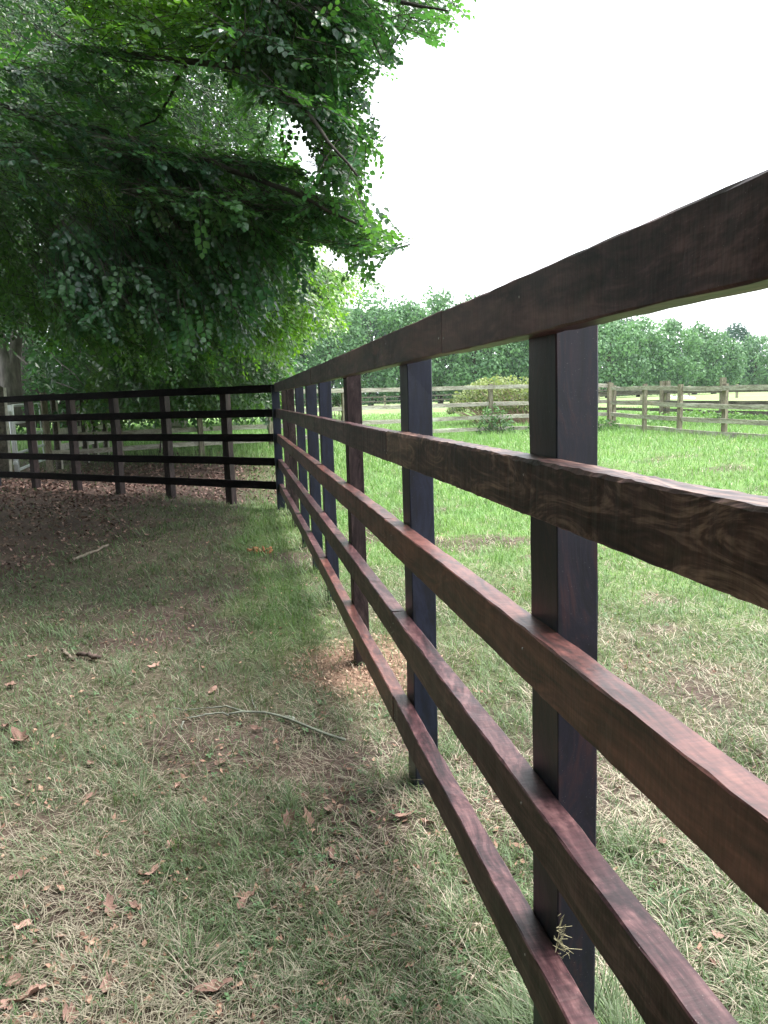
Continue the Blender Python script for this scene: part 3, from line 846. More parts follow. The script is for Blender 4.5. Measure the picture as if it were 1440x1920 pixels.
t5 = empty('shade_foliage', (-11, 4, 0), 'unseen ring of beech foliage added left of and behind the view for shade', 'wood')  # out-of-view leaves, added to darken the left and rear surroundings
def wall(r, n):
    a = r.uniform(math.radians(-115), math.radians(118), n) + math.pi          # round the left and behind
    d = r.uniform(9.5, 15, n)
    return np.stack([d * np.cos(a) + 1.0, d * np.sin(a) * 1.15 + 3, r.uniform(.1, 15.5, n)], 1)
def wall_left(r, n):
    P = wall(r, n); P = P[(P[:, 0] < 2.5) & (P[:, 1] < 16)]
    v = P - ORG; z = v @ FWD; px = 720 + F * (v @ RIGHT) / np.where(np.abs(z) < .1, .1, z)
    return P[(z < -.5) | ((z > 1) & (px < -420))]
crown(t5, [(cloud(17000, 52, wall_left, .3), (DK, MD, .25))], False, 9, 1.3, .40, stem=False)
hd = empty('hedge', (-2, 31, .4), 'dark leafy undergrowth closing the gap below the beech branches behind the weathered fence', 'hedge')
crown(hd, [(sprays_in([(-160, 690), (530, 690), (535, 762), (440, 768), (300, 772), (-160, 790)], 2600, 28, 33, 62, .4, (.3, -.6), .6, 0.), (DK, MD, .5))], False, 11, .9, .15, stem=False)
# low leafy twigs in front of the weathered fence
low = empty('beech_sapling', tuple(base(320, 842, .4)), 'low leafy beech twigs reaching over the weathered fence rail', 'sapling')
trunk_obj(low, [([base(300, 848, .4), at(305, 790, 17.6), at(330, 752, 17.3)], [.02, .014, .006])], M_TWIG)
crown(low, [(sprays_in([(235, 738), (530, 720), (522, 752), (440, 756), (360, 758), (250, 757)], 420, 17.5, 20, 61, .3), (MD, YG, .5))], False, 11, .45, .085)

# ------------------------------------------------------------------ far trees
def far_tree(name, label, px, top_py, base_py, D, half_w_px, c_lo, c_hi, seed, group=None, leaf=.40, conifer=False, n_cl=74, per=60):
    r = np.random.default_rng(seed)
    g0 = at(px, base_py, D); topz = at(px, top_py, D)[2]; gz = float(terrain(g0[0], g0[1]))
    Hh = topz - gz; hw = half_w_px * D / F
    t = empty(name, (float(g0[0]), float(g0[1]), gz), label, 'tree', group)
    trunk_obj(t, [([(g0[0], g0[1], gz - .2), (g0[0], g0[1], gz + Hh * .45), (g0[0] + .2, g0[1], gz + Hh * .75)], [.35, .28, .1])], M_TWIG, n=8)
    h = r.random(n_cl)
    if conifer:
        h = h ** .8; wid = (1 - h) * .95 + .08
    else:
        wid = (1 - np.abs(h * 2 - .9).clip(0, 1.1) ** 2.4 * .72).clip(.22, 1)      # broad shoulders, foliage down to the ground
        wid = np.where(h > .9, wid * .75, wid)
    an = r.uniform(-math.pi, 0, n_cl) + r.uniform(-.5, .5, n_cl)
    rr = hw * wid * r.uniform(.8, 1.02, n_cl)
    Cc = np.stack([g0[0] + np.cos(an) * rr, g0[1] + np.sin(an) * rr * .8, gz + .5 + h * (Hh - 1.0)], 1)
    cr = r.uniform(.85, 1.6, n_cl) * (Hh / 10) * (.62 if conifer else 1)
    n = n_cl * per
    ci = np.repeat(np.arange(n_cl), per)
    w = r.normal(size=(n, 3)); w /= np.linalg.norm(w, axis=1)[:, None]; w[:, 2] = w[:, 2] * .8 + .15
    P = Cc[ci] + w * cr[ci][:, None] * r.uniform(.75, 1.05, n)[:, None]
    P[:, 2] = np.maximum(P[:, 2], gz + .25)
    # quads facing roughly outwards
    nn = w + r.normal(0, .35, (n, 3)); nn /= np.linalg.norm(nn, axis=1)[:, None]
    a = np.cross(nn, r.normal(size=(n, 3))); a /= np.linalg.norm(a, axis=1)[:, None]
    b = np.cross(nn, a)
    s = leaf * r.uniform(.5, 1.15, n)[:, None]
    Q = np.stack([P - a * s * .5, P - b * s * .35, P + a * s * .5, P + b * s * .35], 1)
    shade = np.array(c_lo) + (np.array(c_hi) - np.array(c_lo)) * np.clip(r.random(n_cl)[ci] * .7 + r.random(n) * .5 , 0, 1)[:, None]
    C = np.repeat(shade, 4, 0)
    me = mesh_np('crown', Q.reshape(-1, 3), [np.arange(n * 4).reshape(-1, 4)], [M_FARLEAF], C)
    local(link('crown', me, t, kind='stuff'), t)
    return t
GRP = 'broadleaf trees of the far wood'
G1, G2 = (.04, .10, .055), (.17, .31, .15)
far = [  # px, top, D, half width, label
    (545, 560, 82, 75, 'far broadleaf tree partly behind the hanging beech fringe'),
    (620, 556, 84, 70, 'round far tree left of the post gap, its top lit pale'),
    (695, 552, 85, 72, 'tall domed far tree standing above the dark top rail'),
    (762, 566, 83, 62, 'far tree with a dip in its crown beside the tall domed one'),
    (826, 556, 86, 60, 'far tree with a thin spiky tip left of where the top rail rises'),
    (890, 566, 84, 66, 'far tree whose crown passes behind the top rail'),
    (955, 575, 86, 62, 'far tree seen beneath the top rail above the bramble mound'),
    (1015, 580, 85, 62, 'far tree hidden in part by the nearest dark post'),
    (1085, 588, 88, 60, 'far tree right behind the nearest dark post'),
    (1140, 598, 90, 62, 'rounded far tree just right of the nearest post'),
    (1198, 597, 92, 56, 'wide billowing far tree above the weathered fence corner'),
    (1250, 600, 94, 56, 'tallest billowing tree right of the weathered corner post'),
    (1302, 611, 98, 48, 'lower rounded far tree beside the dark conifer'),
    (1338, 622, 100, 46, 'small round far tree in front of the conifer'),
    (1415, 627, 112, 46, 'hazy far tree at the right end of the wood'),
    (1462, 648, 116, 50, 'farthest pale tree cut by the right border'),
]
for i, (px, top, D, hw, lab) in enumerate(far):
    by = 751.3 - (px - 440) * .0315 + F * 1.03 / D
    far_tree('broadleaf_tree', lab, px, top, by, D, hw, G1, G2, 900 + i, GRP)
far_tree('conifer_tree', 'dark blue-green conifer rising behind the right end of the far wood', 1374, 613, 733, 120, 46, (.03, .075, .06), (.065, .135, .10), 950, None, .42, False, 130, 44)
far_tree('conifer_tree', 'grey-green spruce tip showing above the wood near the top rail', 1160, 590, 740, 120, 40, (.05, .09, .07), (.09, .15, .11), 951, None, .5, False, 70, 40)
# dark wood behind, so no sky shows low between the trunks
wd = Geo()
r_ = np.random.default_rng(5)
nw = 16000
px_ = r_.uniform(480, 1560, nw); Dw = r_.uniform(105, 118, nw) + np.clip(px_ - 1150, 0, 400) * .12
topw = np.interp(px_, [480, 620, 830, 960, 1200, 1290, 1400, 1560], [585, 580, 585, 600, 625, 648, 690, 705])
by_ = 751.3 - (px_ - 440) * .0315 + F * 1.0 / Dw
py_ = topw + (by_ - topw) * r_.random(nw)
Pw = at(px_, py_, Dw); s_ = r_.uniform(.3, .8, nw)[:, None]
a_ = r_.normal(size=(nw, 3)); a_ /= np.linalg.norm(a_, axis=1)[:, None]; b_ = np.cross(a_, r_.normal(size=(nw, 3))); b_ /= np.linalg.norm(b_, axis=1)[:, None]
Qw = np.stack([Pw - a_ * s_, Pw - b_ * s_ * .7, Pw + a_ * s_, Pw + b_ * s_ * .7], 1)
link('woodland', mesh_np('woodland', Qw.reshape(-1, 3), [np.arange(nw * 4).reshape(-1, 4)], [M_FARLEAF], np.repeat(np.array([.02, .05, .03]) * r_.uniform(.6, 1.3, (nw, 1)), 4, 0)),
     kind='stuff', label='dark depth of the wood behind the first row of far trees', category='woodland')

# ------------------------------------------------------------------ air
def haze_box(density):
    mt, n, out = newmat('haze_air')
    v = N(n, 'ShaderNodeVolumePrincipled'); v.inputs['Density'].default_value = density
    v.inputs['Color'].default_value = (.86, .93, 1.0, 1); v.inputs['Anisotropy'].default_value = .1
    n.links.new(v.outputs[0], out.inputs['Volume'])
    bm = bmesh.new(); bmesh.ops.create_cube(bm, size=1)
    bmesh.ops.scale(bm, vec=(1500, 1300, 26), verts=bm.verts); bmesh.ops.translate(bm, vec=(0, 310, 11), verts=bm.verts)
    me = bpy.data.meshes.new('haze'); bm.to_mesh(me); bm.free(); me.materials.append(mt)
    link('haze', me, kind='stuff', label='faint pale air softening the far wood', category='haze')
haze_box(.00025)

# ------------------------------------------------------------------ bramble mound and shrubs
def shrub(name, label, poly, n, d0, d1, lo, hi, leaf, stems=0, seed=1, cat='shrub', stem_col=None, ntw=3):
    r = np.random.default_rng(seed)
    q = sample_poly(poly, n, r); D = r.uniform(d0, d1, n); P = at(q[:, 0], q[:, 1], D)
    c = P.mean(0); g = float(terrain(c[0], c[1]))
    P[:, 2] = g + (P[:, 2] - g) * (.72 + .42 * vnoise(P[:, 0], P[:, 1], 1.6, seed)) + .05
    t = empty(name, (float(c[0]), float(c[1]), g), label, cat)
    P[:, 2] = np.maximum(P[:, 2], g + .03)
    nn = r.normal(size=(n, 3)) + np.array([0, -.3, .9]); nn /= np.linalg.norm(nn, axis=1)[:, None]
    a = np.cross(nn, r.normal(size=(n, 3))); a /= np.linalg.norm(a, axis=1)[:, None]; b = np.cross(nn, a)
    s = leaf * r.uniform(.6, 1.2, n)[:, None]
    Q = np.stack([P - a * s * .5, P - b * s * .3, P + a * s * .5, P + b * s * .3], 1)
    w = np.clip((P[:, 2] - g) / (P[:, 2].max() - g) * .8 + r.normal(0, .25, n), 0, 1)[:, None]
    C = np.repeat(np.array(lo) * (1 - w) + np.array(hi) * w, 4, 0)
    local(link('foliage', mesh_np('foliage', Q.reshape(-1, 3), [np.arange(n * 4).reshape(-1, 4)], [M_FARLEAF], C), t, kind='stuff'), t)
    if stems:
        gg = Geo(); lo_, hi_ = np.min(poly, 0), np.max(poly, 0)
        for i in range(stems):
            k = r.integers(0, n); e = P[k]; s0 = np.array([c[0] + (e[0] - c[0]) * .5 + r.normal(0, .1), e[1] + r.normal(0, .1), g - .02])
            mid = (s0 + e) / 2 + np.array([r.normal(0, .08), 0, .12 * (e[2] - g)])
            gg.tube(resample([s0, mid, e], 5), np.array([.012, .01, .008, .006, .004]), 4)
        local(link('stems', gg.mesh('stems', [stem_col or M_TWIG]), t, kind='stuff'), t)
    return t
M_PINK = plain('bramble_cane', (.34, .22, .19), .8)
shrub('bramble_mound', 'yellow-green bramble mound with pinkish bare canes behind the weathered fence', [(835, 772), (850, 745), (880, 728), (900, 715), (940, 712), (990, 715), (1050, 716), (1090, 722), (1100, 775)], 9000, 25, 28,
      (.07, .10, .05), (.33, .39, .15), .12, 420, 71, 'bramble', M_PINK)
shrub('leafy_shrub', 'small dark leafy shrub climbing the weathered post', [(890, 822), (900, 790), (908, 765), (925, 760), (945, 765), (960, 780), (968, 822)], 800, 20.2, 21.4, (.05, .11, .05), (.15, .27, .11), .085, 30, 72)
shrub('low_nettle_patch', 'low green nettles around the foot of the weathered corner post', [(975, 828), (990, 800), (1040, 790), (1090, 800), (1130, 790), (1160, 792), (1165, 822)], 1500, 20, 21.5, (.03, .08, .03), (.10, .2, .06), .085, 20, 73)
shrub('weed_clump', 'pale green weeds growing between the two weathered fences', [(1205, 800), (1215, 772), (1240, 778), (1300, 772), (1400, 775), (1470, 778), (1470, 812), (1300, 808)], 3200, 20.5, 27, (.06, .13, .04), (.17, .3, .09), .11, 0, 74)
shrub('young_hawthorn', 'little dark sapling with a bare twisted stem in the field', [(622, 748), (626, 735), (634, 733), (641, 742), (638, 750)], 420, 22, 22.6, (.02, .05, .03), (.05, .1, .04), .07, 12, 75, 'sapling')
# white hoops far off
hp = empty('white_hurdle', tuple(at(1277, 744, 46)), 'low white bent-pole hurdle lying in the far field', 'hurdle')
for pts in ([(1250, 746.5), (1257, 741.5), (1263, 746)], [(1262, 745), (1275, 742.5), (1287, 742), (1304, 747)], [(1250, 748), (1275, 746.5), (1303, 748)]):
    V, q, caps = tube(resample([at(x, y, 46) for x, y in pts], 7) - np.array(hp.location), .05, 6)
    link('pole', mesh_np('pole', V, [q, caps[0], caps[1]], [M_WHITE], None, True), hp)

# ------------------------------------------------------------------ grass
def grass(n_total=300000):
    r = np.random.default_rng(3)
    d = 1.0 * (45 / 1.0) ** r.random(n_total)
    th = YAW + r.uniform(-.62, .60, n_total)
    x = d * np.sin(th); y = d * np.cos(th)
    mul, bare, shav, lush = masks(x, y)
    patch = fnoise(x, y, 5.5, 61)
    keep = r.random(n_total) < np.clip(1.0 - mul * .93 - bare * .58 - shav * .85 + 0, .02, 1) * np.clip(.5 + patch * 1.1, .3, 1)
    keep |= (d > 22) & (r.random(n_total) < .5)
    x, y, d, mul, bare, lush, patch = [q[keep] for q in (x, y, d, mul, bare, lush, patch)]
    n = len(x); z = terrain(x, y)
    straw = r.random(n) < np.clip(.27 - lush * .25 + (fnoise(x, y, 2.5, 90) - .5) * 1.1 + bare * .3, .05, .85) * (1 - .45 * smooth(2.5, 5, d) * (1 - smooth(.3, .8, x)))
    tuft = smooth(.62, .78, vnoise(x, y, 5, 12)) 
    L = (.036 + .036 * r.random(n)) * (1 + .5 * lush + .7 * tuft) * (1 + np.clip(d - 6, 0, 20) * .03)
    pd = np.full(n, 9.)
    for (py_, dy_) in PY: pd = np.minimum(pd, np.hypot(x - .60, y - py_ - .05))
    L = L * (1 + 1.1 * smooth(.28, .12, pd))
    L = np.where(straw, L * 1.25, L)
    W = np.maximum(.0028, .0008 * d) * r.uniform(.7, 1.3, n) * np.where(straw, .8, 1.)
    az = r.uniform(0, 2 * math.pi, n)
    clump = vnoise(x, y, 9, 33) * 6.28 * 2
    az = np.where(r.random(n) < .6, clump + r.normal(0, .6, n), az)
    lean = np.where(straw, r.uniform(1.0, 1.5, n), r.uniform(.35, 1.25, n) - .25 * lush)
    curl = r.uniform(.1, .7, n)
    dirh = np.stack([np.cos(az), np.sin(az), np.zeros(n)], 1)
    perp = np.stack([-np.sin(az), np.cos(az), np.zeros(n)], 1)
    upv = np.array([0, 0, 1.])
    b0 = np.stack([x, y, z - .003 + np.where(straw, r.uniform(0, .012, n), 0)], 1)
    a1 = np.minimum(lean, 1.5); a2 = np.minimum(lean + curl, 1.9)
    s1 = (dirh * np.sin(a1)[:, None] + upv * np.cos(a1)[:, None]) * (L * .55)[:, None]
    s2 = (dirh * np.sin(a2)[:, None] + upv * np.cos(a2)[:, None]) * (L * .45)[:, None]
    p1 = b0 + s1; p2 = p1 + s2; p2[:, 2] = np.maximum(p2[:, 2], z + .002)
    hw = perp * (W * .5)[:, None]
    V = np.stack([b0 - hw, b0 + hw, p1 + hw * .85, p1 - hw * .85, p2], 1).reshape(-1, 3)
    o = np.arange(n)[:, None] * 5
    q = o + np.array([[0, 1, 2, 3]]); t = o + np.array([[3, 2, 4]])
    gd, gb, gy = np.array([.125, .175, .095]), np.array([.16, .31, .10]), np.array([.27, .38, .15])
    st1, st2 = np.array([.44, .40, .31]), np.array([.48, .38, .32])
    hue = (np.clip(fnoise(x, y, 1.7, 71) * 1.6 - .4 + r.normal(0, .2, n), 0, 1) * (.55 + .45 * smooth(-.2, .6, x)))[:, None]
    w = np.clip(lush + r.normal(0, .15, n), 0, 1)[:, None]
    C = (gd * (1 - w) + gb * w); C = C * (1 - hue * .6) + gy * (hue * .6) * (.55 + .45 * w)
    left = (1 - smooth(.3, .8, x))[:, None]
    C = C * (1 - left * .10)
    S = st1 * (1 - hue) + st2 * hue
    C = np.where(straw[:, None], S * (1 - .25 * left), C) * r.uniform(.65, 1.3, n)[:, None]
    me = mesh_np('grass', V, [q, t], [M_GRASS], np.repeat(C, 5, 0))
    link('grass', me, kind='stuff', label='short patchy paddock grass mixed with dead straw-coloured blades', category='grass')
grass(330000)

# small broad-leaved weeds and moss in the near turf
def weeds():
    r = np.random.default_rng(12); n = 5200
    d = 1.1 * (9 / 1.1) ** r.random(n); th = YAW + r.uniform(-.6, .55, n); x, y = d * np.sin(th), d * np.cos(th)
    k = vnoise(x, y, 3.3, 41) > .58; x, y = x[k], y[k]; n = len(x); z = terrain(x, y)
    s = .011 * r.uniform(.6, 1.5, n)[:, None]; P = np.stack([x, y, z + r.uniform(.006, .022, n)], 1)
    nn = np.stack([r.normal(0, .4, n), r.normal(0, .4, n), np.ones(n)], 1); nn /= np.linalg.norm(nn, axis=1)[:, None]
    a = np.cross(nn, np.stack([r.normal(0, 1, n), r.normal(0, 1, n), 0 * x], 1)); a /= np.linalg.norm(a, axis=1)[:, None]; b = np.cross(nn, a)
    Q = []; 
    for q in range(3):
        c_, s_ = math.cos(q * 2.1), math.sin(q * 2.1); u = a * c_ + b * s_; v = -a * s_ + b * c_
        Q.append(np.stack([P, P + u * s * .6 - v * s * .45 + nn * s * .1, P + u * s * 1.1, P + u * s * .6 + v * s * .45 + nn * s * .1], 1))
    Q = np.concatenate(Q, 1).reshape(-1, 3)
    C = np.array([.10, .18, .085]) * r.uniform(.7, 1.4, (n, 1))
    link('clover', mesh_np('clover', Q, [np.arange(len(Q)).reshape(-1, 4)], [M_GRASS], np.repeat(C, 12, 0)), kind='stuff', label='tiny clover-like weeds growing low among the near grass', category='weeds')
weeds()

# long grass by the far fence foot and paddock beyond
def long_grass():
    r = np.random.default_rng(8); n = 60000
    px = r.uniform(480, 1500, n); 
    y = r.uniform(13.5, 36, n); x = r.uniform(-8, 30, n)
    keep = behind_run(x, y) > 3.5; x, y = x[keep], y[keep]; n = len(x); z = terrain(x, y)
    L = r.uniform(.08, .2, n) * (1 + .5 * (fnoise(x, y, .4, 3) > .55)); az = r.uniform(0, 6.28, n); ln = r.uniform(0, .5, n)
    W = .012 + .0004 * y
    dirh = np.stack([np.cos(az) * np.sin(ln), np.sin(az) * np.sin(ln), np.cos(ln)], 1); perp = np.stack([-np.sin(az), np.cos(az), 0 * az], 1)
    b = np.stack([x, y, z - .01], 1)
    V = np.stack([b - perp * W[:, None] * .5, b + perp * W[:, None] * .5, b + dirh * L[:, None]], 1).reshape(-1, 3)
    k = np.clip(fnoise(x, y, .5, 14) * 1.5 - .25 + r.normal(0, .2, n), 0, 1)[:, None]
    C = (np.array([.17, .31, .10]) * (1 - k) + np.array([.30, .41, .20]) * k) * r.uniform(.7, 1.25, (n, 1))
    link('meadow_grass', mesh_np('meadow_grass', V, [np.arange(n * 3).reshape(-1, 3)], [M_GRASS], np.repeat(C, 3, 0)), kind='stuff', label='longer bright green grass around and beyond the weathered fence', category='grass')
long_grass()

# ------------------------------------------------------------------ leaf litter, chips and shavings (uncountable)
def litter(name, label, n, gen, size, c1, c2, seed, flat=.5, asp=.6, zoff=.006):
    r = np.random.default_rng(seed); x, y = gen(r, n); n = len(x); z = terrain(x, y)
    s = size * r.uniform(.5, 1.3, n)[:, None]
    s = s * np.maximum(1, np.hypot(x, y) / 9)[:, None]
    nn = np.stack([r.normal(0, flat, n), r.normal(0, flat, n), np.ones(n)], 1); nn /= np.linalg.norm(nn, axis=1)[:, None]
    a = np.cross(nn, np.stack([r.normal(0, 1, n), r.normal(0, 1, n), 0 * x], 1)); a /= np.linalg.norm(a, axis=1)[:, None]; b = np.cross(nn, a)
    P = np.stack([x, y, z + zoff + r.random(n) * zoff], 1)
    up = nn * s * .18
    Q = np.stack([P - a * s * .5 + up, P - b * s * .5 * asp, P + a * s * .5 + up * r.uniform(-1, 1, (n, 1)), P + b * s * .5 * asp, P + a * s * .12 - b * s * .1], 1)
    f = np.concatenate([np.array([[0, 1, 4], [1, 2, 4], [2, 3, 4], [3, 0, 4]])[None] + (np.arange(n) * 5)[:, None, None]]).reshape(-1, 3)
    w = r.random((n, 1)); C = (np.array(c1) * (1 - w) + np.array(c2) * w) * r.uniform(.6, 1.3, (n, 1))
    link(name, mesh_np(name, Q.reshape(-1, 3), [f], [M_LITTER], np.repeat(C, 5, 0)), kind='stuff', label=label, category='litter')
def g_all(r, n):
    d = 1.1 * (12 / 1.1) ** r.random(n); th = YAW + r.uniform(-.6, .55, n); x, y = d * np.sin(th), d * np.cos(th)
    k = r.random(n) < np.clip(.25 + smooth(.45, .7, fnoise(x, y, 2.1, 19)) * .9 - .35 * smooth(.5, 1, x), .05, 1); return x[k], y[k]
def g_mulch(r, n):
    x = r.uniform(-9, 1.5, n); y = r.uniform(5, 19, n); mm = masks(x, y)[0]; k = r.random(n) < mm * np.clip(fnoise(x, y, 3, 5) * 1.8 - .2, .25, 1); return x[k], y[k]
def g_shav(r, n):
    a = r.uniform(0, 6.28, n); q = .42 * r.random(n) ** .6; x, y = .62 + np.cos(a) * q, 4.0 + np.sin(a) * q * 1.15; return x, y
litter('leaf_litter', 'small brown dead leaf scraps scattered through the near grass', 9000, g_all, .026, (.20, .11, .085), (.42, .27, .21), 81)
litter('bark_mulch', 'dark reddish-brown leaf and bark mulch under the trees at the left', 46000, g_mulch, .045, (.09, .055, .048), (.42, .27, .24), 82)
litter('wood_shavings', 'orange-tan wood shavings heaped round the foot of the brown post', 1500, g_shav, .022, (.30, .19, .14), (.48, .34, .26), 83, .7, .4, .01)

# ------------------------------------------------------------------ single fallen leaves
def leaf_mesh(seed):
    r = np.random.default_rng(seed)
    k = 22; a = np.linspace(0, 2 * math.pi, k, endpoint=False)
    lob = 1 + .17 * np.sin(a * r.integers(5, 9) + r.uniform(0, 6)) + .2 * np.sin(a * 2 + r.uniform(0, 6)) + r.normal(0, .12, k)
    x = np.cos(a) * .5 * lob; y = np.sin(a) * .3 * lob
    cx, cy = r.uniform(.2, .9), r.uniform(.3, 1.3)
    def z_(x, y): return cx * x * x * .6 + cy * np.abs(y) * .55 + .06 * np.sin(x * 9 + seed)
    V = [np.stack([x * s, y * s, z_(x * s, y * s) + r.normal(0, .012, k)], 1) for s in (1, .55)]
    V = np.concatenate(V + [np.array([[0, 0, 0]])])
    i = np.arange(k); j = (i + 1) % k
    Fq = np.stack([i, j, j + k, i + k], 1); Ft = np.stack([i + k, j + k, np.full(k, 2 * k)], 1)
    V = V - [0, 0, V[:, 2].min()]
    # petiole
    pv, pq, pc = tube(np.array([(.42, 0, .02), (.55, .03, .03), (.68, .02, .05)]), [.012, .01, .008], 4)
    V2 = np.concatenate([V, pv]); tint = np.concatenate([np.ones((len(V), 3)) * (np.array([.40, .25, .215]) * r.uniform(.5, 1.15)), np.ones((len(pv), 3)) * .2])
    return mesh_np('fallen_leaf', V2, [Fq, Ft, pq + len(V)], [M_LITTER], tint, True)
LM = [leaf_mesh(40 + i) for i in range(14)]
spots = [  # photo pixel, length in photo pixels, what it lies beside
    (45, 1745, 34, 'small pinkish dead leaf near the left border above the big torn one'), (52, 1880, 62, 'largest torn pink-brown dead leaf in the bottom left corner'), (28, 1850, 40, 'dead leaf overlapping the largest torn one in the bottom left corner'),
    (115, 1765, 30, 'curled tan dead leaf in grass right of the small pinkish one'), (203, 1855, 44, 'folded pink dead leaf lying by a curved pale grass stem'), (285, 1642, 44, 'pale pinkish dead leaf flat in the grass at the left centre'),
    (205, 1712, 44, 'two-lobed dead leaf on dark soil left of centre'), (255, 1708, 26, 'narrow dead leaf standing on edge right of the two-lobed one'), (40, 1652, 36, 'dead leaf at the left border beside a long straw'),
    (405, 1865, 58, 'long dead leaf with a ragged edge at the bottom centre-left'), (545, 1545, 44, 'pair-forming dead leaf, left one of the group near the dark twig'), (580, 1542, 36, 'dead leaf with pointed lobes, right one of the group near the dark twig'),
    (618, 1525, 30, 'upright orange dead leaf above the pointed-lobed one'), (622, 1610, 30, 'rounded pale dead leaf just above the dark twig'), (645, 1890, 36, 'dead leaf at the bottom edge near the fence'), (460, 1690, 46, 'dead leaf in the bare patch below centre'),
    (455, 1705, 30, 'crumpled dead leaf under the one in the bare patch'), (755, 1538, 46, 'lobed dead leaf beside the second post'), (805, 1552, 30, 'curled dead leaf right of the lobed one by the bottom rail'), (320, 1590, 24, 'small red-brown dead leaf left of centre'),
    (170, 1500, 26, 'small orange dead leaf in the left grass'), (40, 1395, 52, 'long pale pink dead leaf by the left border, higher up'), (170, 1438, 22, 'rust-coloured dead leaf standing in short grass'), (480, 1372, 22, 'small pink dead leaf under the lichen branch'),
    (535, 1392, 24, 'reddish dead leaf between the branch and the fence'), (288, 1255, 30, 'pale curled dead leaf on dry soil right of the short log'), (415, 1435, 24, 'dark purple dead leaf beside the scrape'), (12, 1368, 26, 'orange dead leaf cut by the left border'),
    (400, 1300, 24, 'tan dead leaf above the lichen branch'), (335, 1480, 26, 'red-brown dead leaf in grass below the scrape'), (130, 1920 - 8, 46, 'dead leaf cut by the bottom border at the left'), (15, 1920 - 24, 40, 'dead leaf lowest in the bottom left corner'),
    (1240, 1585, 28, 'pink dead leaf beyond the third rail at the right'), (1345, 1762, 34, 'dead leaf beside the curved twig at the right'), (1340, 1815, 30, 'dead leaf below the curved twig at the right'), (1145, 1820, 26, 'grey-pink dead leaf just right of the nearest post'),
    (860, 1432, 26, 'tan dead leaf between the two lower rails'), (938, 1868, 22, 'dead leaf under the bottom rail at the lower right'), (700, 1720, 24, 'small dead leaf by the fence at the bottom'), (60, 1236, 22, 'small pink dead leaf in the dry grass at the far left'),
    (22, 1290, 24, 'dead leaf near the left border above the long pale one'),
]
r = np.random.default_rng(99)
for i, (px, py, s, lab) in enumerate(spots):
    p = on_ground(px, py); D = (p - ORG) @ FWD
    o = link('fallen_leaf', LM[i % len(LM)], None, label=lab, category='leaf', group='dead leaves lying in the near grass')
    sc = s * D / F * .92
    o.scale = (sc, sc, sc * 1.0)
    o.location = (p[0], p[1], terrain(p[0], p[1]) + .013)
    o.rotation_euler = (r.uniform(-.5, .5), r.uniform(-.5, .5), r.uniform(0, 6.28))

# ------------------------------------------------------------------ sticks
def stick(name, label, cat, paths, mat, lift=.014, n=7):
    base_p = on_ground(*paths[0][0][0])
    t = empty(name, (float(base_p[0]), float(base_p[1]), float(base_p[2])), label, cat)
    for k, (pp, r0, r1) in enumerate(paths):
        P = np.array([on_ground(*q) for q in pp]); P[:, 2] = terrain(P[:, 0], P[:, 1]) + lift + r0
        P = resample(P, 14); P += rng.normal(0, r0 * .35, P.shape)
        g = Geo(); g.tube(P, np.linspace(r0, r1, 14), n, wob=.35)
        nm = 'stem' if k == 0 else 'side_twig'
        local(link(nm, g.mesh(nm, [mat], True), t), t)
    return t
stick('fallen_branch', 'long thin grey lichen-covered branch lying across the grass', 'branch', [
    ([(645, 1398), (590, 1375), (555, 1362), (520, 1348), (480, 1340), (452, 1342), (430, 1347)], .0065, .005),
    ([(455, 1341), (437, 1334), (415, 1331), (380, 1334), (345, 1339)], .005, .003), ([(430, 1347), (405, 1343), (375, 1350), (352, 1354)], .005, .003), ([(345, 1339), (338, 1336), (325, 1334)], .003, .002),
    ([(480, 1335), (474, 1322), (470, 1306)], .003, .0015), ([(345, 1360), (340, 1368), (342, 1376)], .004, .003), ([(535, 1353), (545, 1354), (552, 1356)], .008, .008)], M_LICHEN)
stick('fallen_stick', 'pale crooked stick lying on bare soil at the left', 'stick', [([(138, 1056), (165, 1043), (180, 1038), (203, 1027)], .015, .011)], M_STICK)
stick('short_log', 'short dark brown broken log in the left grass', 'log', [([(148, 1234), (168, 1237), (187, 1241)], .013, .012)], M_LOG)
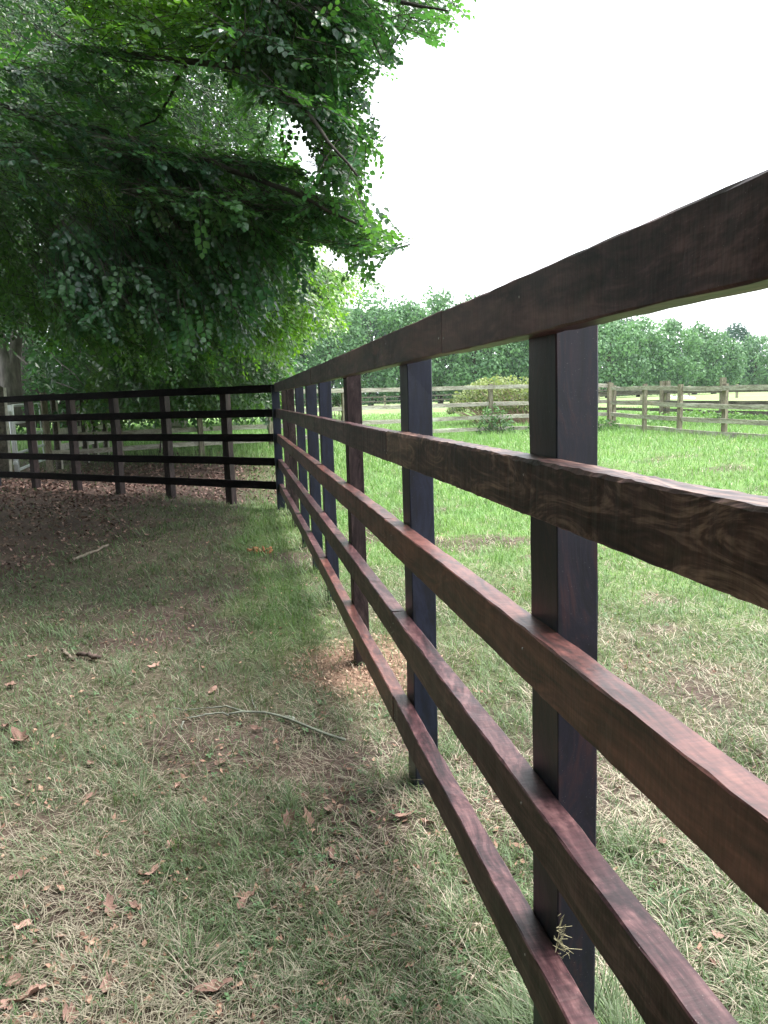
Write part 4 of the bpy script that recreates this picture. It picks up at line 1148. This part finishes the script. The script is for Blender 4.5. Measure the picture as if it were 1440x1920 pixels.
stick('broken_stick', 'short pale broken stick left of the dark log', 'stick', [([(117, 1225), (125, 1231), (133, 1240)], .010, .009)], M_STICK)
stick('dark_twig', 'thin dark twig lying near the fence at the bottom centre', 'twig', [([(575, 1607), (615, 1618), (650, 1628), (695, 1648)], .0022, .0015)], M_TWIG)
stick('pale_stick', 'short pale stick in the grass by the bottom rail', 'stick', [([(881, 1862), (892, 1838), (906, 1808)], .0055, .004)], M_STICK)
stick('curved_twig', 'curved grey twig in the grass beyond the right rails', 'twig', [([(1328, 1792), (1345, 1782), (1362, 1772), (1372, 1758)], .0028, .0018)], M_STICK)
stick('leaning_stick', 'thin dark stick leaning on the weathered bottom rail at the right', 'stick', [([(1365, 829), (1369, 822), (1374, 812)], .02, .015)], M_TWIG)
# rotten wood clump
cl = on_ground(491, 1037)
g = Geo(); rr = np.random.default_rng(4)
for k in range(9):
    a = cl + np.array([rr.normal(0, .05), rr.normal(0, .03), .02]); g.tube(np.array([a, a + rr.normal(0, .03, 3), a + np.array([rr.normal(0, .06), rr.normal(0, .03), .02])]), [.016, .02, .01], 6, (.38, .17, .09), .4)
link('rotten_wood_clump', g.mesh('rotten_wood_clump', [M_LITTER], True), label='orange-brown clump of rotten wood in the grass near the fence', category='wood')

# straw caught on the nearest post
g = Geo(); rr = np.random.default_rng(14)
pts = [(1045, 1768), (1048, 1762), (1050, 1755), (1046, 1745), (1052, 1776), (1043, 1725), (1055, 1790)]
ctr = None
for (px, py) in pts:
    for j in range(4 if py > 1700 else 2):
        d = ray(px + rr.normal(0, 4), py + rr.normal(0, 7)); tt = (1.303 - 0) / d[1]; a = ORG + d * tt
        a[0] = max(a[0], XF + TH + .004)
        g.tube(np.array([a, a + np.array([rr.normal(0, .008), -.004, rr.normal(0, .008)]), a + np.array([rr.normal(0, .016), -.006, rr.normal(0, .016)])]), [.0007, .0006, .0004], 3, (.5, .46, .3))
link('grass_clippings', g.mesh('grass_clippings', [M_LITTER]), kind='stuff', label='pale dry grass clippings stuck to the nearest dark post', category='clippings')
